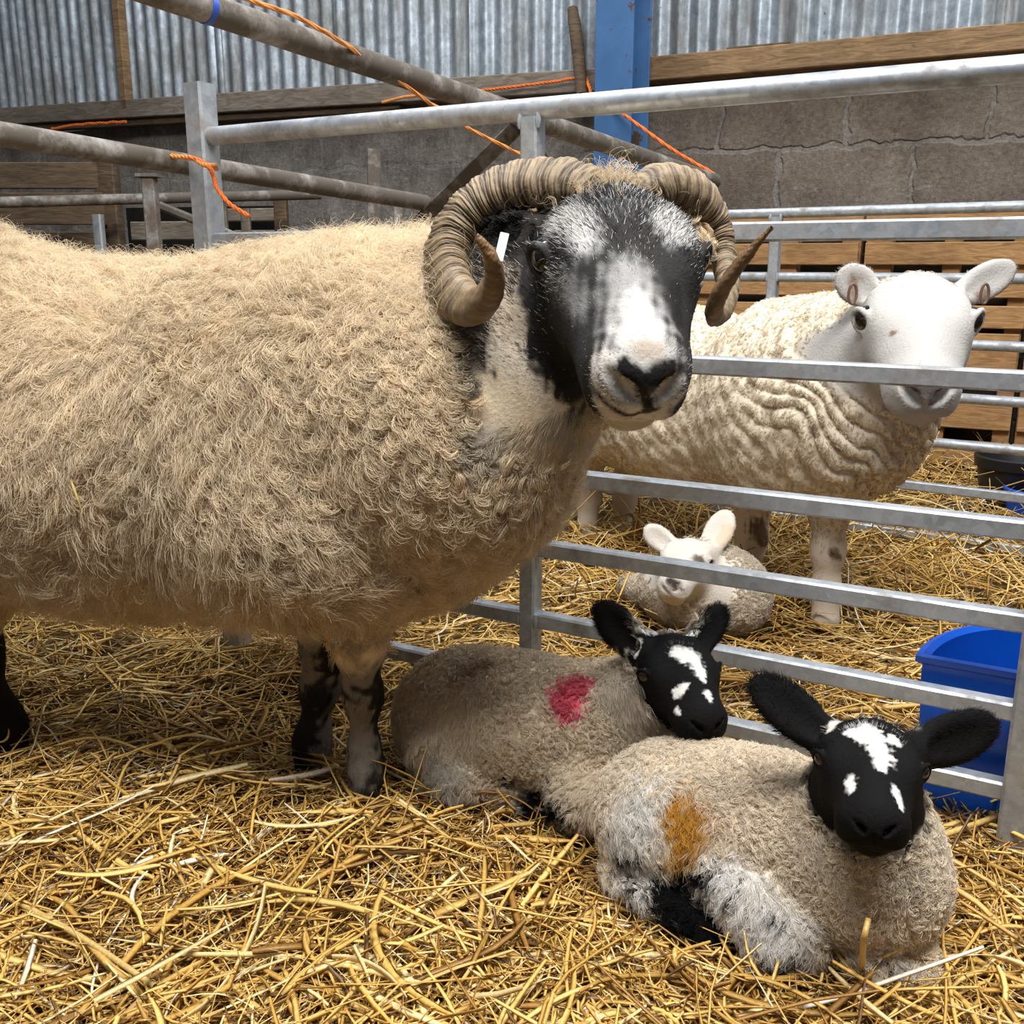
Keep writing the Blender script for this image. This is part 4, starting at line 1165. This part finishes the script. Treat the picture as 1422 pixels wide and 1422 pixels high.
grow('leg_hair', es, sstep(.29, .2, es.V[:, 2]) * sstep(.02, .05, es.V[:, 2]) * (np.abs(q[:, 0]) > 0) * toward(es), 9000, 3, .013, .00024, lambda p, N: np.array([0, -.1, -1.])[None] + sw2(p) * .2, M_fur, ewe, .25, 5, .002, (.0004, .6), .2, .2, seed=26)
grow('poll_tuft', es, np.exp(-((np.linalg.norm(es.V - (es.at(838, 250) + np.array([0, .02, 0])), axis=1) / .03) ** 2)), 100, 5, .034, .00026, lambda p, N: np.array([-.2, .6, .2])[None] + sw2(p) * .6, M_wool, ewe, .8, 8, .004, (.002, 1.4), .2, .4, seed=27, colfn=lambda p, b, g: np.tile([.66, .52, .35], (len(p), 1)))

# --- lambs: tight curls on the body, fluff on legs and rump, short black face hair
def lamb_fur(sk, H, root, seed, fluff, flowdir, n=9000, spot=None):
    hw = np.clip(sk.headw, 0, 1); tw = toward(sk, .15)
    q = H.loc(sk.V)
    clear = np.ones(len(sk.V))
    for (c, r, *_) in H.eyes: clear *= sstep(1.2, 1.6, np.linalg.norm(sk.V - c, axis=1) / r)
    dark = sstep(.16, .08, sk.C.mean(1))
    body = (1 - hw) * tw
    fl = np.clip(fluff, 0, 1)
    grow('wool', sk, body * (1 - .9 * fl) * (1 - .8 * dark), n, 7, .0135, .00036, lambda p, N: sw2(p * 3) + np.asarray(flowdir)[None] * .3, M_wool, root, .75, 7, .0030, (.0029, 1.25), .8, .9, .15, seed=seed, helix=True)
    grow('leg_fluff', sk, body * np.maximum(fl, dark * .8) + hw * 0, int(n * .4), 8, lambda p, N: np.where(N[:, 2] > -.2, .024, .015), .00028, lambda p, N: np.asarray(flowdir)[None] + sw2(p) * .5, M_wool, root, .40, 7, .0045, (.0020, 1.5), .8, .35, .25, seed=seed + 1)
    grow('face_hair', sk, hw * tw * clear * (1 - .75 * sstep(.86, 1., q[:, 0])), 17000, 2, lambda p, N: .006 + .005 * sstep(.5, .1, H.loc(p)[:, 0]), .0002, face_flow(H), M_fur, root, .25, 5, .0014, (.0004, .6), .1, .2, seed=seed + 2)
fB = np.maximum.reduce([np.exp(-((np.linalg.norm(sb.V - sb.at(*c), axis=1) / r) ** 2) * 1.2) for c, r in (((890, 1110), .06), ((865, 1190), .05), ((945, 1150), .05), ((1050, 1260), .055), ((1085, 1295), .045), ((960, 1270), .05), ((1258, 1338), .03), ((930, 1090), .05))])
lamb_fur(sb, LB, lb, 60, fB * 1.3, (-.25, -.3, -.9), 9500)
fA = np.maximum.reduce([np.exp(-((np.linalg.norm(sa.V - sa.at(*c), axis=1) / r) ** 2) * 1.2) for c, r in (((625, 1010), .06), ((605, 1060), .05), ((820, 1100), .05), ((770, 1120), .05), ((890, 985), .04), ((925, 1035), .03))])
lamb_fur(sa, LA, la, 70, fA * 1.2, (-.2, -.3, -.8), 8000)
def bib(sk, H, root, pts, seed):        # longer pale hair under the jaw
    w = np.maximum.reduce([np.exp(-((np.linalg.norm(sk.V - sk.at(*c), axis=1) / .022) ** 2)) for c in pts]) * (1 - np.clip(sk.headw, 0, 1))
    grow('bib', sk, w, 1500, 8, .024, .00026, lambda p, N: np.array([.05, -.1, -1.])[None] + sw2(p) * .3, M_wool, root, .35, 8, .004, (.001, 1.2), .4, .25, seed=seed, colfn=lambda p, b, g: np.tile([.76, .68, .57], (len(p), 1)))
bib(sb, LB, lb, [(1126, 1105), (1138, 1160), (1170, 1208), (1215, 1220), (1265, 1205), (1294, 1150)], 80)
bib(sa, LA, la, [(872, 975), (888, 1012), (862, 940)], 81)

# --- white ewe and white lamb: short dense wool
hw = np.clip(sw.headw, 0, 1)
legw2 = sstep(.16, .24, sw.V[:, 2])
grow('fleece', sw, (1 - hw) * legw2 * toward(sw), 23000, 4, .0095, .00052, lambda p, N: np.array([-.25, .1, -1.])[None] + sw2(p) * .35, M_wool, we, .62, 5, .0042, (.0015, 1.1), .5, .45, .3, seed=90, helix=True, colfn=wooltint)
wclear = np.ones(len(sw.V))
for (c, r, *_) in WE.eyes: wclear *= sstep(1.35, 1.8, np.linalg.norm(sw.V - c, axis=1) / r)
grow('face_hair', sw, hw * toward(sw) * wclear, 16000, 2, .0085, .00026, face_flow(WE), M_fur, we, .25, 4, .002, (.0004, .6), .1, .2, seed=91)
grow('leg_hair', sw, (1 - legw2) * toward(sw), 6000, 3, .011, .00028, lambda p, N: np.array([0, 0, -1.])[None] + sw2(p) * .2, M_fur, we, .25, 4, .003, (.0004, .6), .2, .2, seed=93)
grow('wool', swl, (1 - swl.headw) * toward(swl), 5000, 5, .014, .0005, lambda p, N: sw2(p * 2), M_wool, wlamb, .6, 6, .003, (.0022, 1.4), .4, .8, seed=94, helix=True)
grow('face_hair', swl, swl.headw * toward(swl), 6000, 2, .007, .00026, face_flow(WL), M_fur, wlamb, .3, 4, .002, (.0004, .6), .1, .2, seed=95)
# ------------------------------------------------------------------ straw
M_straw = NT('straw')
a = M_straw.add('ShaderNodeAttribute'); a.attribute_name = 'Col'
fib = M_straw.ramp(M_straw.noise(M_straw.coord(), 260, 3, .6), [(.3, (.72,) * 3), (.65, (1.05,) * 3)])
M_straw.base(M_straw.mix(1, a.outputs['Color'], fib, 'MULTIPLY')); M_straw.set(Roughness=.42, Specular_IOR_Level=.45); M_straw = M_straw.m
nH = Noise(1.6, seed=100); nH2 = Noise(5, seed=101); nO = Noise(1.8, seed=103)
def ground(x, y):
    p = np.stack([x, y, 0 * x], 1)
    return .010 * nH(p) + .006 * nH2(p) + .05 * sstep(2.6, 3.3, y + .25 * x)
PAL = np.array([(.64, .43, .125), (.74, .54, .19), (.48, .30, .075), (.31, .17, .042), (.80, .68, .38), (.82, .78, .68), (.15, .085, .03)])
PAL = PAL * np.array([1.08, .99, .88])
PALP = np.array([.29, .20, .20, .13, .08, .02, .08])
def stalks(n, ymin, ymax, lenr, widr, zr, tilt, bend, seed, K=6, leaf=.12, xr=None, pal=PALP):
    g = np.random.default_rng(seed); n = int(n * STRAW)
    u = g.random(n); pw = -.9
    y = (ymin ** pw + u * (ymax ** pw - ymin ** pw)) ** (1 / pw)
    x = g.uniform(-1, 1, n) * (.62 * y + .22) + .02
    if xr: x = g.uniform(*xr, n)
    p = np.stack([x, y, 0 * x], 1)
    az = nO(p) * 1.6 + g.normal(size=n) * .9 + g.choice([0, 1.2, -1.], n)
    L = np.clip(g.lognormal(math.log(lenr), .55, n), .02, .34)
    W = g.uniform(*widr, n); isleaf = g.random(n) < leaf
    d = np.stack([np.cos(az), np.sin(az), 0 * az], 1); sd = np.stack([-d[:, 1], d[:, 0], 0 * az], 1)
    t = np.linspace(-.5, .5, K)[None, :]
    tz = g.normal(size=n) * tilt; bz = g.normal(size=n) * bend; bs = g.normal(size=n) * bend
    k = g.random(n) < .22                # a kinked stalk
    kp = g.uniform(-.3, .3, n); ka = g.normal(size=n) * .6 * k
    along = L[:, None] * t
    side = bs[:, None] * L[:, None] * (t ** 2 * 2 - .2) + ka[:, None] * L[:, None] * np.maximum(t - kp[:, None], 0)
    pos = p[:, None] + d[:, None] * along[..., None] + sd[:, None] * side[..., None]
    z0 = g.uniform(*zr, n)
    gz = ground(pos[..., 0].ravel(), pos[..., 1].ravel()).reshape(n, K)
    lim = np.minimum(np.abs(tz), .9) * np.sign(tz)
    pos[..., 2] = gz + z0[:, None] + lim[:, None] * along - bz[:, None] * L[:, None] * (t ** 2 - .08)
    pos[..., 2] = np.maximum(pos[..., 2], -.008)
    keep = np.ones(n, bool)
    for bd in (es.body, sb.body, sa.body, sw.body, swl.body):
        dd = bd(pos.reshape(-1, 3)).reshape(n, K)
        keep &= dd.min(1) > -.004
    tw = g.uniform(0, 3.14, n)
    nn = np.array([0, 0, 1.])[None]
    tp = 1 - .35 * np.abs(t * 2) ** 3
    wa = (W / 2 * np.where(isleaf, 1.7, 1))[:, None] * tp; wb = wa * np.where(isleaf, .10, .38)[:, None]
    tw = (np.where(isleaf, tw, tw * .3)[:, None] + np.where(isleaf, g.normal(size=n) * 1.2, 0)[:, None] * t)
    A = sd[:, None] * np.cos(tw)[..., None] + nn[:, None] * np.sin(tw)[..., None]
    Bv = -sd[:, None] * np.sin(tw)[..., None] + nn[:, None] * np.cos(tw)[..., None]
    ring = []
    for c, s_ in ((1, 0), (0, 1), (-1, 0), (0, -1)):
        ring.append(pos + A * (wa * c)[..., None] + Bv * (wb * s_)[..., None])
    V = np.stack(ring, 2)[keep]          # m, K, 5, 3
    m = len(V); R_ = 4
    C = PAL[g.choice(len(PAL), m, p=pal)] * g.uniform(.8, 1.15, (m, 1))
    C = np.repeat(C, K * R_, axis=0)
    base = (np.arange(m) * K * R_)[:, None, None, None]
    i = np.arange(K - 1)[None, :, None]; j = np.arange(R_)[None, None, :]
    f = np.stack([i * R_ + j, i * R_ + (j + 1) % R_, (i + 1) * R_ + (j + 1) % R_, (i + 1) * R_ + j], -1) + base
    return V.reshape(-1, 3), f.reshape(-1, 4), C
PALP_LOW = np.array([.20, .10, .26, .22, .03, .01, .18])  # palette weights of the lowest layer: more dark brown
parts = [stalks(15000, .62, 1.75, .085, (.0020, .0044), (-.006, .012), .11, .12, 200, 5, leaf=.3, pal=PALP_LOW),
         stalks(8000, .62, 1.7, .095, (.0025, .0050), (.006, .026), (.16), .15, 201, leaf=.32),
         stalks(1100, .66, 1.6, .15, (.0034, .0064), (.020, .040), .12, .16, 202, 8, .4, pal=np.array([.34, .30, .12, .05, .14, .03, .02])),
         stalks(900, .66, 1.7, .05, (.0026, .0046), (.022, .045), .5, .35, 203, 6, .35),
         stalks(15000, .62, 1.5, .035, (.0012, .0030), (.004, .034), .3, .2, 206, 3, .3),
         stalks(11000, 1.7, 3.9, .10, (.0028, .0055), (-.002, .03), .16, .16, 204, 4),
         stalks(2600, 2.1, 3.6, .13, (.003, .006), (.02, .06), .45, .3, 205, 5, xr=(.0, 2.2))]
off = 0; VV = []; FF = []; CC = []
for v_, f_, c_ in parts:
    VV.append(v_); FF.append(f_ + off); CC.append(c_); off += len(v_)
so = npmesh('straw_bedding', np.concatenate(VV), np.concatenate(FF), M_straw, None, True, np.concatenate(CC))
so['kind'] = 'stuff'; tag(so, 'loose golden straw bedding spread over the whole barn floor', 'straw')
def one_straw(pts, w, label, col, flatk=.5):
    p = spline(pts, 14); tt, n1, n2 = frames(p)
    V, F = tube(p, np.linspace(w / 2, w * .42, 14), 8)
    o = npmesh('straw_stalk', V, np.array([f for f in F if len(f) == 4]), M_straw, None, True, np.tile(col, (len(V), 1)))
    return tag(o, label, 'straw')
one_straw([Q(1285, 1168, .03), Q(1350, 1146, .036), Q(1440, 1112, .045)], .0085, 'long thick straw stalk by the hurdle foot at the right edge', (.62, .42, .14))
one_straw([Q(1196, 1352, .012), P(1199, 1310, .93), P(1206, 1275, .925)], .0065, 'short upright straw stalk in front of the chest of the front lamb', (.52, .33, .10))
one_straw([Q(600, 1370, .03), Q(420, 1330, .035), Q(250, 1325, .03)], .006, 'pale straw stalk lying across the bottom foreground', (.76, .60, .26))
one_straw([Q(0, 1240, .025), Q(110, 1300, .03), Q(60, 1400, .03)][:2] + [Q(215, 1370, .03)], .0075, 'thick broken straw stalk in the bottom left corner', (.60, .42, .15))

def straw_on(sk, u0, v0, u1, v1, w, label):    # a stray bit of straw caught in a fleece
    a, b = sk.at(u0, v0), sk.at(u1, v1); o = -unit((a + b) / 2 - CAM) * .034
    one_straw([a + o, (a + b) / 2 + o * 1.15, b + o], w, label, (.70, .56, .22))
straw_on(es, 87, 350, 80, 370, .005, 'short straw bit caught high on the rump fleece of the horned ewe')
straw_on(es, 96, 674, 110, 715, .0035, 'thin straw bit hanging on the lower flank fleece of the horned ewe')
straw_on(es, 322, 372, 348, 366, .003, 'fine straw bit on the back of the horned ewe by the hurdle post')

del parts, VV, FF, CC
for kind, grp in (('sheep_hurdle', 'galvanised sheep hurdles of the pen'), ('baler_twine', 'pieces of orange baler twine'), ('barrier_pipe', 'weathered pipes of the barrier'),
                  ('straw_stalk', 'single straw stalks that stand out'), ('crate_batten', 'battens of the grey crate'), ('crate_board', 'boards of the grey crate'), ('diagonal_brace', 'diagonal steel braces')):
    for o in S.objects:
        if o.parent is None and o.name.split('.')[0] == kind: o['group'] = grp
for o in S.objects:
    if o.parent is None and o.name.split('.')[0] == 'wooden_pallet' and 'orange' in o['label']: o['group'] = 'orange-brown pallets on edge along the back wall'
